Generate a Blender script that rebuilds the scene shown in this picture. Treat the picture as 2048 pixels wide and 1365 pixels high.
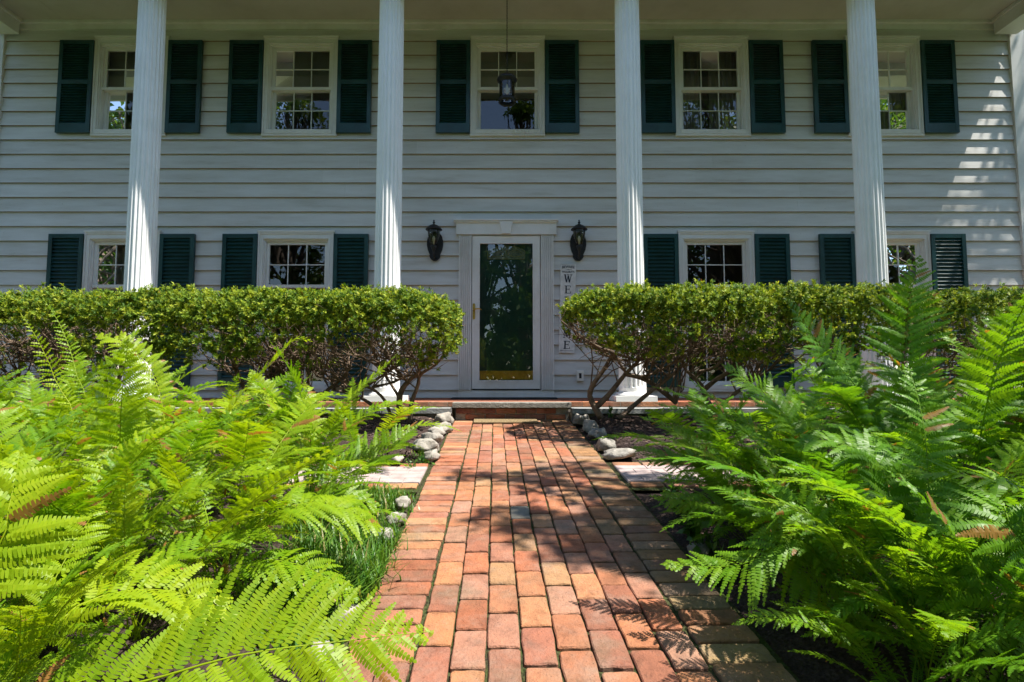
import bpy, bmesh, math, random
import numpy as np
from mathutils import Vector, Matrix, noise

for o in list(bpy.data.objects):
    bpy.data.objects.remove(o)
scene = bpy.context.scene
COL = scene.collection
R = math.radians

# ------------------------------------------------------------------ camera
CZ = 1.0                      # camera height in the world
F = 1120.0                    # focal length in photo pixels (2048 wide)
PITCH = R(4.0)
cam_d = bpy.data.cameras.new('camera')
cam = bpy.data.objects.new('camera', cam_d)
COL.objects.link(cam)
cam.location = (0, 0, CZ)
cam.rotation_euler = (R(90) + PITCH, 0, 0)
cam_d.sensor_width = 36.0
cam_d.lens = F / 2048 * 36.0
cam_d.clip_start = 0.05
cam_d.clip_end = 800
scene.camera = cam

# ------------------------------------------------------------------ light
SUN = Vector((0.46, -0.125, 1.0)).normalized()     # towards the sun
SUN_EL = math.asin(SUN.z)
SUN_AZ = math.atan2(SUN.x, SUN.y)
world = bpy.data.worlds.new('World')
scene.world = world
world.use_nodes = True
wn = world.node_tree
bg = wn.nodes['Background']
sky = wn.nodes.new('ShaderNodeTexSky')
sky.sky_type = 'NISHITA'
sky.sun_disc = False
sky.sun_elevation = SUN_EL
sky.sun_rotation = SUN_AZ
sky.air_density = 1.0
sky.dust_density = 0.3
sky.ozone_density = 1.0
wn.links.new(sky.outputs[0], bg.inputs[0])
bg.inputs[1].default_value = 0.112
sun_d = bpy.data.lights.new('sun', 'SUN')
sun_d.energy = 5.0
sun_d.angle = R(0.53)
sun_d.color = (1.0, 0.95, 0.86)
sun = bpy.data.objects.new('sun', sun_d)
COL.objects.link(sun)
sun.location = (6, -2, 14)
sun.rotation_euler = SUN.to_track_quat('Z', 'Y').to_euler()
vs = scene.view_settings
vs.view_transform = 'Standard'
vs.look = 'None'
vs.exposure = 1.28
vs.gamma = 1.0
scene.render.engine = 'CYCLES'
scene.cycles.max_bounces = 8
scene.cycles.diffuse_bounces = 5
scene.cycles.transparent_max_bounces = 12

# ------------------------------------------------------------------ pixel -> place helpers
FW = Vector((0, math.cos(PITCH), math.sin(PITCH)))
UPV = Vector((0, -math.sin(PITCH), math.cos(PITCH)))

def ray(px, py):
    return FW + Vector((1, 0, 0)) * ((px - 1024) / F) + UPV * ((682.5 - py) / F)

def at(px, py, Y):
    d = ray(px, py)
    t = Y / d.y
    return Vector((d.x * t, Y, CZ + d.z * t))

def PX(px, py, Y): return at(px, py, Y).x
def PZ(py, Y): return at(1024, py, Y).z

G0 = CZ - 0.908
GS = 0.0811
def path_z(y):
    if y < -2: return G0 + GS * -2 + (y + 2) * 0.02
    return G0 + GS * min(y, 6.4)
def path_c(y):                # centre line of the path
    return (5.98 - y) * 0.0304
def bed_z(x, y):
    d = abs(x - path_c(y)) - 0.66
    k = max(0.0, min(1.0, d / 0.25))
    n = noise.noise(Vector((x * 1.3, y * 1.3, 0.3))) * 0.025
    if abs(y - 3.7) < 0.52 and abs(x) < 1.75:      # the side branches lie level with the path
        k *= max(0.0, min(1.0, max((abs(y - 3.7) - 0.38) / 0.14, (abs(x) - 1.6) / 0.15)))
    return path_z(y) - 0.03 + k * (0.085 + n)
def ground_hit(px, py, lift=0.0):
    d = ray(px, py)
    t = (CZ - G0 - lift) / (GS * d.y - d.z)
    return Vector((d.x * t, d.y * t, CZ + d.z * t))

YW = 7.43                     # wall plane
PF = CZ - 0.235               # porch floor
CEIL = CZ + 4.94              # porch ceiling
HX = -0.07                    # centre of the house

# ------------------------------------------------------------------ materials
def new_mat(name):
    m = bpy.data.materials.new(name)
    m.use_nodes = True
    nt = m.node_tree
    return m, nt, nt.nodes['Principled BSDF']

def N(nt, kind, **kw):
    n = nt.nodes.new(kind)
    for k, v in kw.items():
        if k in n.inputs: n.inputs[k].default_value = v
        else: setattr(n, k, v)
    return n

def ramp(nt, stops):
    r = nt.nodes.new('ShaderNodeValToRGB')
    e = r.color_ramp.elements
    while len(e) < len(stops): e.new(0.5)
    for i, (p, c) in enumerate(stops):
        e[i].position = p
        e[i].color = (c[0], c[1], c[2], 1)
    return r

def painted(name, c, rough=0.5, var=0.12, scale=3.0, dirt=None, bump=0.06, bscale=60, spec=0.4):
    """painted / plain surface with blotchy wear and fine relief"""
    m, nt, b = new_mat(name)
    L = nt.links.new
    tc = N(nt, 'ShaderNodeTexCoord')
    geo = N(nt, 'ShaderNodeNewGeometry')
    n1 = N(nt, 'ShaderNodeTexNoise', Scale=scale, Detail=6.0, Roughness=0.65)
    L(geo.outputs['Position'], n1.inputs['Vector'])
    d = dirt or tuple(x * (1 - 2.2 * var) for x in c)
    r = ramp(nt, [(0.3, d), (0.55, c), (0.8, tuple(min(1, x * (1 + var)) for x in c))])
    L(n1.outputs['Fac'], r.inputs[0])
    L(r.outputs[0], b.inputs['Base Color'])
    n2 = N(nt, 'ShaderNodeTexNoise', Scale=bscale, Detail=4.0)
    L(geo.outputs['Position'], n2.inputs['Vector'])
    bp = N(nt, 'ShaderNodeBump', Strength=bump, Distance=0.01)
    L(n2.outputs['Fac'], bp.inputs['Height'])
    L(bp.outputs[0], b.inputs['Normal'])
    b.inputs['Roughness'].default_value = rough
    b.inputs['Specular IOR Level'].default_value = spec
    return m

M = {}
M['white'] = painted('white_paint', (0.66, 0.66, 0.64), 0.5, 0.05, 2.0, (0.56, 0.55, 0.51))
M['column'] = painted('column_paint', (0.82, 0.82, 0.82), 0.5, 0.04, 2.0, (0.74, 0.74, 0.72), 0.08, 25)
M['ceil'] = painted('ceiling_paint', (0.50, 0.475, 0.42), 0.6, 0.05, 1.3, (0.42, 0.395, 0.335))
M['green'] = painted('shutter_green', (0.012, 0.055, 0.055), 0.30, 0.2, 5.0)
M['door'] = painted('door_green', (0.025, 0.13, 0.115), 0.4, 0.1, 4.0)
M['black'] = painted('black_iron', (0.014, 0.014, 0.015), 0.45, 0.2, 30.0, bump=0.25, bscale=120)
M['brass'] = painted('brass', (0.60, 0.38, 0.08), 0.32, 0.2, 12.0)
M['brass'].node_tree.nodes['Principled BSDF'].inputs['Metallic'].default_value = 0.85
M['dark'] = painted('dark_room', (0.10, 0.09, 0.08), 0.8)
M['plastic'] = painted('white_plastic', (0.72, 0.70, 0.64), 0.4, 0.05)
M['signwood'] = painted('sign_board', (0.62, 0.62, 0.60), 0.7, 0.10, 9.0, (0.46, 0.46, 0.44), 0.2, 90)
M['ink'] = painted('sign_ink', (0.022, 0.030, 0.045), 0.6, 0.15, 30)
M['tread'] = painted('worn_tread_stone', (0.20, 0.185, 0.16), 0.85, 0.3, 14.0, (0.09, 0.085, 0.07), 1.0, 70)
M['bluestone'] = painted('bluestone', (0.30, 0.31, 0.31), 0.75, 0.2, 5.0, (0.17, 0.175, 0.165), 0.5, 40)
M['fieldstone'] = painted('fieldstone', (0.19, 0.17, 0.14), 0.85, 0.25, 7.0, (0.09, 0.08, 0.06), 0.6, 30)
M['boulder'] = painted('boulder', (0.29, 0.265, 0.23), 0.85, 0.25, 14.0, (0.12, 0.11, 0.09), 0.9, 38)
M['mortar'] = painted('mortar', (0.33, 0.30, 0.26), 0.9, 0.2, 20, None, 0.4, 90)
M['slab'] = painted('pink_paver', (0.36, 0.28, 0.265), 0.85, 0.16, 11, (0.24, 0.19, 0.18), 0.5, 150)
M['mat'] = painted('coir', (0.29, 0.21, 0.11), 0.95, 0.3, 60, (0.16, 0.11, 0.05), 1.0, 260)
M['rubber'] = painted('rubber_mat', (0.018, 0.018, 0.02), 0.8, 0.2, 40, None, 0.6, 200)
M['roof'] = painted('roof_shingle', (0.10, 0.095, 0.09), 0.9, 0.3, 8)
M['curtain'] = painted('curtain', (0.22, 0.20, 0.165), 0.9, 0.05)
M['bark_yew'] = painted('yew_bark', (0.18, 0.125, 0.085), 0.85, 0.35, 14, (0.075, 0.055, 0.04), 0.9, 60)
M['bark'] = painted('tree_bark', (0.13, 0.10, 0.075), 0.9, 0.35, 6, (0.05, 0.04, 0.03), 1.0, 25)
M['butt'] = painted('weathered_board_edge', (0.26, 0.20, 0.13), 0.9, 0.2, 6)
M['caulk'] = painted('tan_sheathing', (0.30, 0.25, 0.17), 0.9)  # plain tan of the sheathing behind the clapboards

def siding_mat():
    m, nt, b = new_mat('siding_paint')
    L = nt.links.new
    geo = N(nt, 'ShaderNodeNewGeometry')
    oi = N(nt, 'ShaderNodeObjectInfo')
    mp = N(nt, 'ShaderNodeMapping')
    mp.inputs['Scale'].default_value = (0.6, 1, 5)
    L(geo.outputs['Position'], mp.inputs['Vector'])
    n1 = N(nt, 'ShaderNodeTexNoise', Scale=1.6, Detail=8.0, Roughness=0.7)
    L(mp.outputs[0], n1.inputs['Vector'])
    r = ramp(nt, [(0.25, (0.40, 0.38, 0.32)), (0.42, (0.53, 0.52, 0.49)), (0.6, (0.60, 0.60, 0.58)), (0.8, (0.64, 0.64, 0.63))])
    L(n1.outputs['Fac'], r.inputs[0])
    mx = N(nt, 'ShaderNodeMix', data_type='RGBA', blend_type='MULTIPLY')
    mx.inputs[0].default_value = 1.0
    r2 = ramp(nt, [(0, (0.93, 0.93, 0.92)), (1, (1, 1, 1))])
    L(oi.outputs['Random'], r2.inputs[0])
    L(r.outputs[0], mx.inputs[6]); L(r2.outputs[0], mx.inputs[7])
    # sparse dark specks of dirt
    v = N(nt, 'ShaderNodeTexNoise', Scale=38.0, Detail=2.0)
    L(geo.outputs['Position'], v.inputs['Vector'])
    r3 = ramp(nt, [(0.0, (0, 0, 0)), (0.20, (0.0, 0, 0)), (0.25, (1, 1, 1))])
    L(v.outputs['Fac'], r3.inputs[0])
    mx2 = N(nt, 'ShaderNodeMix', data_type='RGBA')
    mx2.inputs[6].default_value = (0.3, 0.27, 0.2, 1)
    L(r3.outputs[0], mx2.inputs[0]); L(mx.outputs[2], mx2.inputs[7])
    L(mx2.outputs[2], b.inputs['Base Color'])
    mp2 = N(nt, 'ShaderNodeMapping'); mp2.inputs['Scale'].default_value = (3, 1, 90)
    L(geo.outputs['Position'], mp2.inputs['Vector'])
    n2 = N(nt, 'ShaderNodeTexNoise', Scale=1.5, Detail=5.0)
    L(mp2.outputs[0], n2.inputs['Vector'])
    bp = N(nt, 'ShaderNodeBump', Strength=0.12, Distance=0.01)
    L(n2.outputs['Fac'], bp.inputs['Height']); L(bp.outputs[0], b.inputs['Normal'])
    b.inputs['Roughness'].default_value = 0.55
    return m
M['siding'] = siding_mat()

def brick_mat(name):
    m, nt, b = new_mat(name)
    L = nt.links.new
    tc = N(nt, 'ShaderNodeTexCoord')
    geo = N(nt, 'ShaderNodeNewGeometry')
    oi = N(nt, 'ShaderNodeObjectInfo')
    n1 = N(nt, 'ShaderNodeTexNoise', Scale=14.0, Detail=8.0, Roughness=0.7)
    L(geo.outputs['Position'], n1.inputs['Vector'])
    r = ramp(nt, [(0.25, (0.50, 0.47, 0.47)), (0.5, (0.95, 0.95, 0.95)), (0.78, (1.25, 1.18, 1.1))])
    L(n1.outputs['Fac'], r.inputs[0])
    mx = N(nt, 'ShaderNodeMix', data_type='RGBA', blend_type='MULTIPLY')
    mx.inputs[0].default_value = 1.0
    L(oi.outputs['Color'], mx.inputs[6]); L(r.outputs[0], mx.inputs[7])
    n3 = N(nt, 'ShaderNodeTexNoise', Scale=3.2, Detail=5.0, Roughness=0.6)
    L(geo.outputs['Position'], n3.inputs['Vector'])
    r3 = ramp(nt, [(0.50, (0, 0, 0)), (0.72, (0.6, 0.6, 0.6))])
    L(n3.outputs['Fac'], r3.inputs[0])
    mx2 = N(nt, 'ShaderNodeMix', data_type='RGBA')
    mx2.inputs[7].default_value = (0.13, 0.12, 0.075, 1)
    L(r3.outputs[0], mx2.inputs[0]); L(mx.outputs[2], mx2.inputs[6])
    n5 = N(nt, 'ShaderNodeTexNoise', Scale=5.5, Detail=7.0, Roughness=0.75)
    L(geo.outputs['Position'], n5.inputs['Vector'])
    r5 = ramp(nt, [(0.48, (0, 0, 0)), (0.75, (0.45, 0.45, 0.45))])
    L(n5.outputs['Fac'], r5.inputs[0])
    mx5 = N(nt, 'ShaderNodeMix', data_type='RGBA')
    mx5.inputs[7].default_value = (0.36, 0.27, 0.21, 1)
    L(r5.outputs[0], mx5.inputs[0]); L(mx2.outputs[2], mx5.inputs[6]); mx2 = mx5
    # dark pits
    n4 = N(nt, 'ShaderNodeTexVoronoi', Scale=55.0)
    L(geo.outputs['Position'], n4.inputs['Vector'])
    r4 = ramp(nt, [(0.0, (0.25, 0.25, 0.25)), (0.10, (0.3, 0.3, 0.3)), (0.17, (1, 1, 1))])
    L(n4.outputs['Distance'], r4.inputs[0])
    mx3 = N(nt, 'ShaderNodeMix', data_type='RGBA', blend_type='MULTIPLY')
    mx3.inputs[0].default_value = 0.5
    L(mx2.outputs[2], mx3.inputs[6]); L(r4.outputs[0], mx3.inputs[7])
    L(mx3.outputs[2], b.inputs['Base Color'])
    n2 = N(nt, 'ShaderNodeTexNoise', Scale=70.0, Detail=6.0, Roughness=0.7)
    L(geo.outputs['Position'], n2.inputs['Vector'])
    ad = N(nt, 'ShaderNodeMath', operation='ADD')
    L(n2.outputs['Fac'], ad.inputs[0]); L(n1.outputs['Fac'], ad.inputs[1])
    bp = N(nt, 'ShaderNodeBump', Strength=0.8, Distance=0.014)
    L(ad.outputs[0], bp.inputs['Height']); L(bp.outputs[0], b.inputs['Normal'])
    b.inputs['Roughness'].default_value = 0.85
    b.inputs['Specular IOR Level'].default_value = 0.25
    return m
M['brick'] = brick_mat('clay_brick')

def soil_mat(name, stops, scale=18, bump=1.0):
    m, nt, b = new_mat(name)
    L = nt.links.new
    geo = N(nt, 'ShaderNodeNewGeometry')
    n1 = N(nt, 'ShaderNodeTexNoise', Scale=scale, Detail=10.0, Roughness=0.75)
    L(geo.outputs['Position'], n1.inputs['Vector'])
    r = ramp(nt, stops)
    L(n1.outputs['Fac'], r.inputs[0]); L(r.outputs[0], b.inputs['Base Color'])
    n2 = N(nt, 'ShaderNodeTexVoronoi', Scale=70.0)
    L(geo.outputs['Position'], n2.inputs['Vector'])
    ad = N(nt, 'ShaderNodeMath', operation='ADD')
    L(n1.outputs['Fac'], ad.inputs[0]); L(n2.outputs['Distance'], ad.inputs[1])
    bp = N(nt, 'ShaderNodeBump', Strength=bump, Distance=0.02)
    L(ad.outputs[0], bp.inputs['Height']); L(bp.outputs[0], b.inputs['Normal'])
    b.inputs['Roughness'].default_value = 0.95
    b.inputs['Specular IOR Level'].default_value = 0.15
    return m
M['sand'] = soil_mat('joint_sand', [(0.3, (0.035, 0.03, 0.02)), (0.5, (0.06, 0.065, 0.025)), (0.62, (0.045, 0.07, 0.015)), (0.8, (0.12, 0.10, 0.07))], 9)
M['mulch'] = soil_mat('mulch', [(0.3, (0.025, 0.017, 0.014)), (0.5, (0.06, 0.04, 0.034)), (0.75, (0.12, 0.085, 0.075))], 30)
M['lawn'] = soil_mat('lawn', [(0.3, (0.035, 0.06, 0.015)), (0.5, (0.06, 0.10, 0.025)), (0.75, (0.10, 0.14, 0.04))], 6)

def leaf_mat(name, stops, transl=0.4, rough=0.45, spec=0.35, obj_random=0.0, tcol=None):
    """leaf: reflects on top, lets sun through; colour varies by the attribute 'rnd'"""
    m, nt, b = new_mat(name)
    L = nt.links.new
    at_ = N(nt, 'ShaderNodeAttribute', attribute_name='rnd')
    oi = N(nt, 'ShaderNodeObjectInfo')
    sm = N(nt, 'ShaderNodeMath', operation='MULTIPLY_ADD')
    L(oi.outputs['Random'], sm.inputs[0]); sm.inputs[1].default_value = obj_random
    L(at_.outputs['Fac'], sm.inputs[2])
    r = ramp(nt, stops)
    L(sm.outputs[0], r.inputs[0])
    L(r.outputs[0], b.inputs['Base Color'])
    b.inputs['Roughness'].default_value = rough
    b.inputs['Specular IOR Level'].default_value = spec
    tr = N(nt, 'ShaderNodeBsdfTranslucent')
    hs = N(nt, 'ShaderNodeMix', data_type='RGBA', blend_type='MULTIPLY')
    hs.inputs[0].default_value = 1.0
    hs.inputs[7].default_value = (*(tcol or (1.7, 1.6, 0.6)), 1)
    L(r.outputs[0], hs.inputs[6]); L(hs.outputs[2], tr.inputs['Color'])
    mix = N(nt, 'ShaderNodeMixShader'); mix.inputs[0].default_value = transl
    L(b.outputs[0], mix.inputs[1]); L(tr.outputs[0], mix.inputs[2])
    out = nt.nodes['Material Output']
    L(mix.outputs[0], out.inputs['Surface'])
    return m
M['fern'] = leaf_mat('fern_leaf_sunlit', [(0.0, (0.065, 0.17, 0.008)), (0.3, (0.125, 0.24, 0.006)), (0.6, (0.205, 0.305, 0.006)), (0.9, (0.28, 0.345, 0.008)), (0.98, (0.32, 0.36, 0.012)), (1.0, (0.26, 0.13, 0.035))], 0.42, 0.42, 0.22, 0.49)  # one fern species: sunlight painted in as a yellower leaf colour
M['fern_shaded'] = leaf_mat('fern_leaf_shaded', [(0.0, (0.055, 0.165, 0.010)), (0.4, (0.10, 0.23, 0.010)), (0.75, (0.17, 0.29, 0.010)), (0.97, (0.23, 0.33, 0.012)), (1.0, (0.24, 0.13, 0.03))], 0.45, 0.42, 0.22, 0.49)  # same species, with the bed's shade painted in as a deeper green
M['fern_dry'] = leaf_mat('fern_leaf_dry', [(0.0, (0.24, 0.15, 0.03)), (1.0, (0.30, 0.13, 0.05))], 0.35, 0.6, 0.2, 0.3)
M['yew'] = leaf_mat('yew_leaf', [(0.0, (0.03, 0.075, 0.012)), (0.25, (0.07, 0.145, 0.016)), (0.5, (0.18, 0.26, 0.022)), (0.8, (0.31, 0.36, 0.03)), (0.90, (0.36, 0.36, 0.032)), (0.915, (0.17, 0.075, 0.03)), (1.0, (0.20, 0.08, 0.04))], 0.30, 0.55, 0.18)
M['tree'] = leaf_mat('tree_leaf', [(0.0, (0.03, 0.075, 0.012)), (0.6, (0.06, 0.12, 0.02)), (1.0, (0.11, 0.16, 0.03))], 0.35, 0.5, 0.3)
M['grass'] = leaf_mat('grass_blade', [(0.0, (0.035, 0.11, 0.012)), (0.6, (0.08, 0.18, 0.022)), (0.9, (0.13, 0.23, 0.03)), (1.0, (0.30, 0.26, 0.10))], 0.35, 0.4, 0.4)
M['weed'] = leaf_mat('weed_leaf', [(0.0, (0.03, 0.10, 0.014)), (1.0, (0.09, 0.18, 0.025))], 0.35, 0.4, 0.4)
M['chip'] = leaf_mat('mulch_chip', [(0.0, (0.03, 0.02, 0.016)), (0.6, (0.085, 0.055, 0.05)), (0.85, (0.15, 0.11, 0.10)), (1.0, (0.24, 0.15, 0.09))], 0.0, 0.9, 0.15)

def glass_mat(name, ior=1.62, tint=(0.86, 0.90, 0.87)):
    m = bpy.data.materials.new(name); m.use_nodes = True
    nt = m.node_tree; nt.nodes.clear(); L = nt.links.new
    out = N(nt, 'ShaderNodeOutputMaterial')
    fr = N(nt, 'ShaderNodeFresnel', IOR=ior)
    gl = N(nt, 'ShaderNodeBsdfGlossy', Roughness=0.0)
    gl.inputs['Color'].default_value = (1, 1, 1, 1)
    tr = N(nt, 'ShaderNodeBsdfTransparent'); tr.inputs['Color'].default_value = (*tint, 1)
    geo = N(nt, 'ShaderNodeNewGeometry')
    n = N(nt, 'ShaderNodeTexNoise', Scale=2.2, Detail=2.0)
    L(geo.outputs['Position'], n.inputs['Vector'])
    bp = N(nt, 'ShaderNodeBump', Strength=0.05, Distance=0.01)
    L(n.outputs['Fac'], bp.inputs['Height']); L(bp.outputs[0], gl.inputs['Normal'])
    mx = N(nt, 'ShaderNodeMixShader')
    L(fr.outputs[0], mx.inputs[0]); L(tr.outputs[0], mx.inputs[1]); L(gl.outputs[0], mx.inputs[2])
    L(mx.outputs[0], out.inputs['Surface'])
    return m
M['glass'] = glass_mat('window_glass', 1.75)
M['dglass'] = glass_mat('door_glass', 1.9)
M['lglass'] = glass_mat('lantern_glass', 1.6, (0.8, 0.8, 0.78))

# ------------------------------------------------------------------ mesh helpers
class MB:
    def __init__(s): s.v = []; s.f = []
    def add(s, vs, fs):
        o = len(s.v); s.v += [tuple(v) for v in vs]; s.f += [tuple(i + o for i in f) for f in fs]; return s
    def box(s, x0, x1, y0, y1, z0, z1):
        return s.add([(x0,y0,z0),(x1,y0,z0),(x1,y1,z0),(x0,y1,z0),(x0,y0,z1),(x1,y0,z1),(x1,y1,z1),(x0,y1,z1)],
                     [(0,3,2,1),(4,5,6,7),(0,1,5,4),(1,2,6,5),(2,3,7,6),(3,0,4,7)])
    def prism_xz(s, poly, y0, y1):           # polygon in x,z extruded in y
        n = len(poly)
        vs = [(x, y0, z) for x, z in poly] + [(x, y1, z) for x, z in poly]
        fs = [tuple(range(n)), tuple(range(2*n-1, n-1, -1))] + [(i, n+i, n+(i+1)%n, (i+1)%n) for i in range(n)]
        return s.add(vs, fs)
    def prism_yz(s, poly, x0, x1):
        n = len(poly)
        vs = [(x0, y, z) for y, z in poly] + [(x1, y, z) for y, z in poly]
        fs = [tuple(range(n)), tuple(range(2*n-1, n-1, -1))] + [(i, n+i, n+(i+1)%n, (i+1)%n) for i in range(n)]
        return s.add(vs, fs)
    def tube(s, pts, rad, k=6, cap=True):
        pts = [Vector(p) for p in pts]
        if not hasattr(rad, '__len__'): rad = [rad] * len(pts)
        rings = []
        prev = None
        for i, p in enumerate(pts):
            t = (pts[min(i+1, len(pts)-1)] - pts[max(i-1, 0)])
            if t.length < 1e-9: t = Vector((0,0,1))
            t.normalize()
            if prev is None:
                a = Vector((1,0,0)) if abs(t.x) < 0.8 else Vector((0,1,0))
                u = (a - t * a.dot(t)).normalized()
            else:
                u = (prev - t * prev.dot(t)).normalized()
            prev = u
            w = t.cross(u)
            rings.append([p + (u * math.cos(2*math.pi*j/k) + w * math.sin(2*math.pi*j/k)) * rad[i] for j in range(k)])
        vs = [v for r in rings for v in r]
        fs = [(i*k+j, i*k+(j+1)%k, (i+1)*k+(j+1)%k, (i+1)*k+j) for i in range(len(pts)-1) for j in range(k)]
        if cap: fs += [tuple(range(k-1, -1, -1)), tuple((len(pts)-1)*k + j for j in range(k))]
        return s.add(vs, fs)
    def lathe(s, prof, c, k=20):             # profile of (r, z)
        cx, cy, cz = c
        vs = [(cx + r*math.cos(2*math.pi*j/k), cy + r*math.sin(2*math.pi*j/k), cz + z) for r, z in prof for j in range(k)]
        fs = [(i*k+j, i*k+(j+1)%k, (i+1)*k+(j+1)%k, (i+1)*k+j) for i in range(len(prof)-1) for j in range(k)]
        fs += [tuple(range(k-1, -1, -1)), tuple((len(prof)-1)*k + j for j in range(k))]
        return s.add(vs, fs)
    def build(s, name, mat, parent=None, org=(0,0,0), smooth=False, label=None, kind=None):
        me = bpy.data.meshes.new(name)
        ox, oy, oz = org
        me.from_pydata([(x-ox, y-oy, z-oz) for x, y, z in s.v], [], s.f)
        me.validate()
        bm = bmesh.new(); bm.from_mesh(me); bmesh.ops.recalc_face_normals(bm, faces=bm.faces); bm.to_mesh(me); bm.free()
        me.materials.append(M[mat])
        if smooth:
            me.shade_smooth()
        return link(name, me, parent, None if parent else org, label, kind)

def link(name, me, parent=None, loc=None, label=None, kind=None):
    o = bpy.data.objects.new(name, me); COL.objects.link(o)
    if parent is not None: o.parent = parent
    if loc is not None: o.location = loc
    if label: o['label'] = label
    if kind: o['kind'] = kind
    return o

def thing(name, label, cat, loc=(0,0,0), group=None):
    o = bpy.data.objects.new(name, None); COL.objects.link(o)
    o.empty_display_size = 0.2
    o.location = loc; o['label'] = label; o['category'] = cat
    if group: o['group'] = group
    return o

def tag(o, label, cat, group=None):
    o['label'] = label; o['category'] = cat
    if group: o['group'] = group
    return o

def np_mesh(name, verts, quads, mat, rnd=None, smooth=False):
    verts = np.asarray(verts, dtype=np.float32); quads = np.asarray(quads, dtype=np.int32)
    me = bpy.data.meshes.new(name)
    nv, nq = len(verts), len(quads)
    me.vertices.add(nv); me.vertices.foreach_set('co', verts.ravel())
    me.loops.add(nq*4); me.loops.foreach_set('vertex_index', quads.ravel())
    me.polygons.add(nq)
    me.polygons.foreach_set('loop_start', np.arange(0, nq*4, 4, dtype=np.int32))
    if rnd is not None:
        a = me.attributes.new('rnd', 'FLOAT', 'POINT'); a.data.foreach_set('value', np.asarray(rnd, dtype=np.float32))
    me.update(calc_edges=True)
    me.materials.append(M[mat])
    if smooth: me.shade_smooth()
    return me

rng = np.random.default_rng(7)
random.seed(7)
#==BODY==
# ------------------------------------------------------------------ ground
def grid_mesh(name, xs, ys, fz, mat):
    vs = [(x, y, fz(x, y)) for y in ys for x in xs]
    nx = len(xs)
    q = [(j*nx+i, j*nx+i+1, (j+1)*nx+i+1, (j+1)*nx+i) for j in range(len(ys)-1) for i in range(nx-1)]
    return np_mesh(name, vs, q, mat, smooth=True)

gx = [-300, -120, -60, -30, -16] + [x*1.0 for x in range(-12, 13)] + [16, 30, 60, 120, 300]
gy = [-300, -120, -60, -30] + [y*1.0 for y in range(-20, 6)] + [6.4, 12, 20, 40, 80, 200, 400]
o = link('ground', grid_mesh('ground', gx, gy, lambda x, y: path_z(y) - 0.07, 'lawn')); o['kind'] = 'structure'
bx_ = list(np.linspace(-6.5, 6.5, 150)); by_ = list(np.linspace(-0.6, 6.15, 90))
o = link('planting_bed', grid_mesh('planting_bed', bx_, by_, bed_z, 'mulch')); o['kind'] = 'structure'

# ------------------------------------------------------------------ brick path
PAL = [(0.30,0.10,0.065), (0.22,0.085,0.07), (0.37,0.145,0.085), (0.37,0.165,0.095), (0.34,0.12,0.075), (0.41,0.19,0.115), (0.31,0.10,0.07), (0.36,0.15,0.10),
       (0.28,0.11,0.095), (0.43,0.23,0.145), (0.35,0.175,0.15), (0.33,0.20,0.125), (0.25,0.115,0.10), (0.36,0.20,0.17)]
GREY = (0.20, 0.185, 0.155)

def brick_mesh(w, l, h, seed, round_=0.0055):
    rr = random.Random(seed)
    hw, hl = w/2, l/2
    per = []
    for cx, cy, a0 in ((hw,hl,0),(-hw,hl,90),(-hw,-hl,180),(hw,-hl,270)):
        r = round_ * rr.uniform(0.7, 1.8)
        for a in (0, 45, 90):
            an = R(a0 + a)
            per.append((cx - math.copysign(r, cx) + r*math.cos(an), cy - math.copysign(r, cy) + r*math.sin(an)))
        # a wavering point along the next side
    pts = []
    n = len(per)
    for i in range(n):
        pts.append(per[i])
        x0, y0 = per[i]; x1, y1 = per[(i+1) % n]
        if math.hypot(x1-x0, y1-y0) > 0.05:
            for t in (0.35, 0.7):
                pts.append((x0+(x1-x0)*t + rr.uniform(-.003,.003), y0+(y1-y0)*t + rr.uniform(-.003,.003)))
    k = len(pts)
    def ring(ins, z, jz):
        return [(x*(1-ins/hw), y*(1-ins/hl), z + rr.uniform(-jz, jz)) for x, y in pts]
    vs = ring(0, -h, 0) + ring(0, -0.0045, 0.001) + ring(0.0032, -0.0006, 0.0006)
    fs = [(i*k+j, i*k+(j+1)%k, (i+1)*k+(j+1)%k, (i+1)*k+j) for i in range(2) for j in range(k)]
    c = len(vs); vs.append((0, 0, rr.uniform(0, 0.0012)))
    fs += [(2*k+j, 2*k+(j+1)%k, c) for j in range(k)]
    me = bpy.data.meshes.new('brick'); me.from_pydata(vs, [], fs)
    me.materials.append(M['brick'])
    return me
BW, BL = 0.1016, 0.2045
paver = [brick_mesh(BW - rr, BL - rr - 0.005, 0.06, i) for i, rr in enumerate((0.0055, 0.007, 0.006, 0.009, 0.006, 0.0095, 0.006, 0.008, 0.0055, 0.0085))]

ang = math.atan(0.0304)
tilt = math.atan(GS)
def path_pt(u, v, dz=0.0):
    """u across (right +), v distance from the step back towards the camera"""
    y = 5.975 - v * math.cos(ang)
    x = path_c(y) + u / math.cos(ang) * 1.0
    return Vector((x, y - u*math.sin(ang)*0 , path_z(y) + dz))

pb = MB()
vs_ = []
for v in np.linspace(-0.02, 6.6, 40):
    for u in (-0.63, 0.63): vs_.append(path_pt(u, v, -0.013))
pb.add(vs_, [(2*i, 2*i+1, 2*i+3, 2*i+2) for i in range(39)])
path = pb.build('brick_path', 'sand'); path['kind'] = 'structure'

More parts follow.
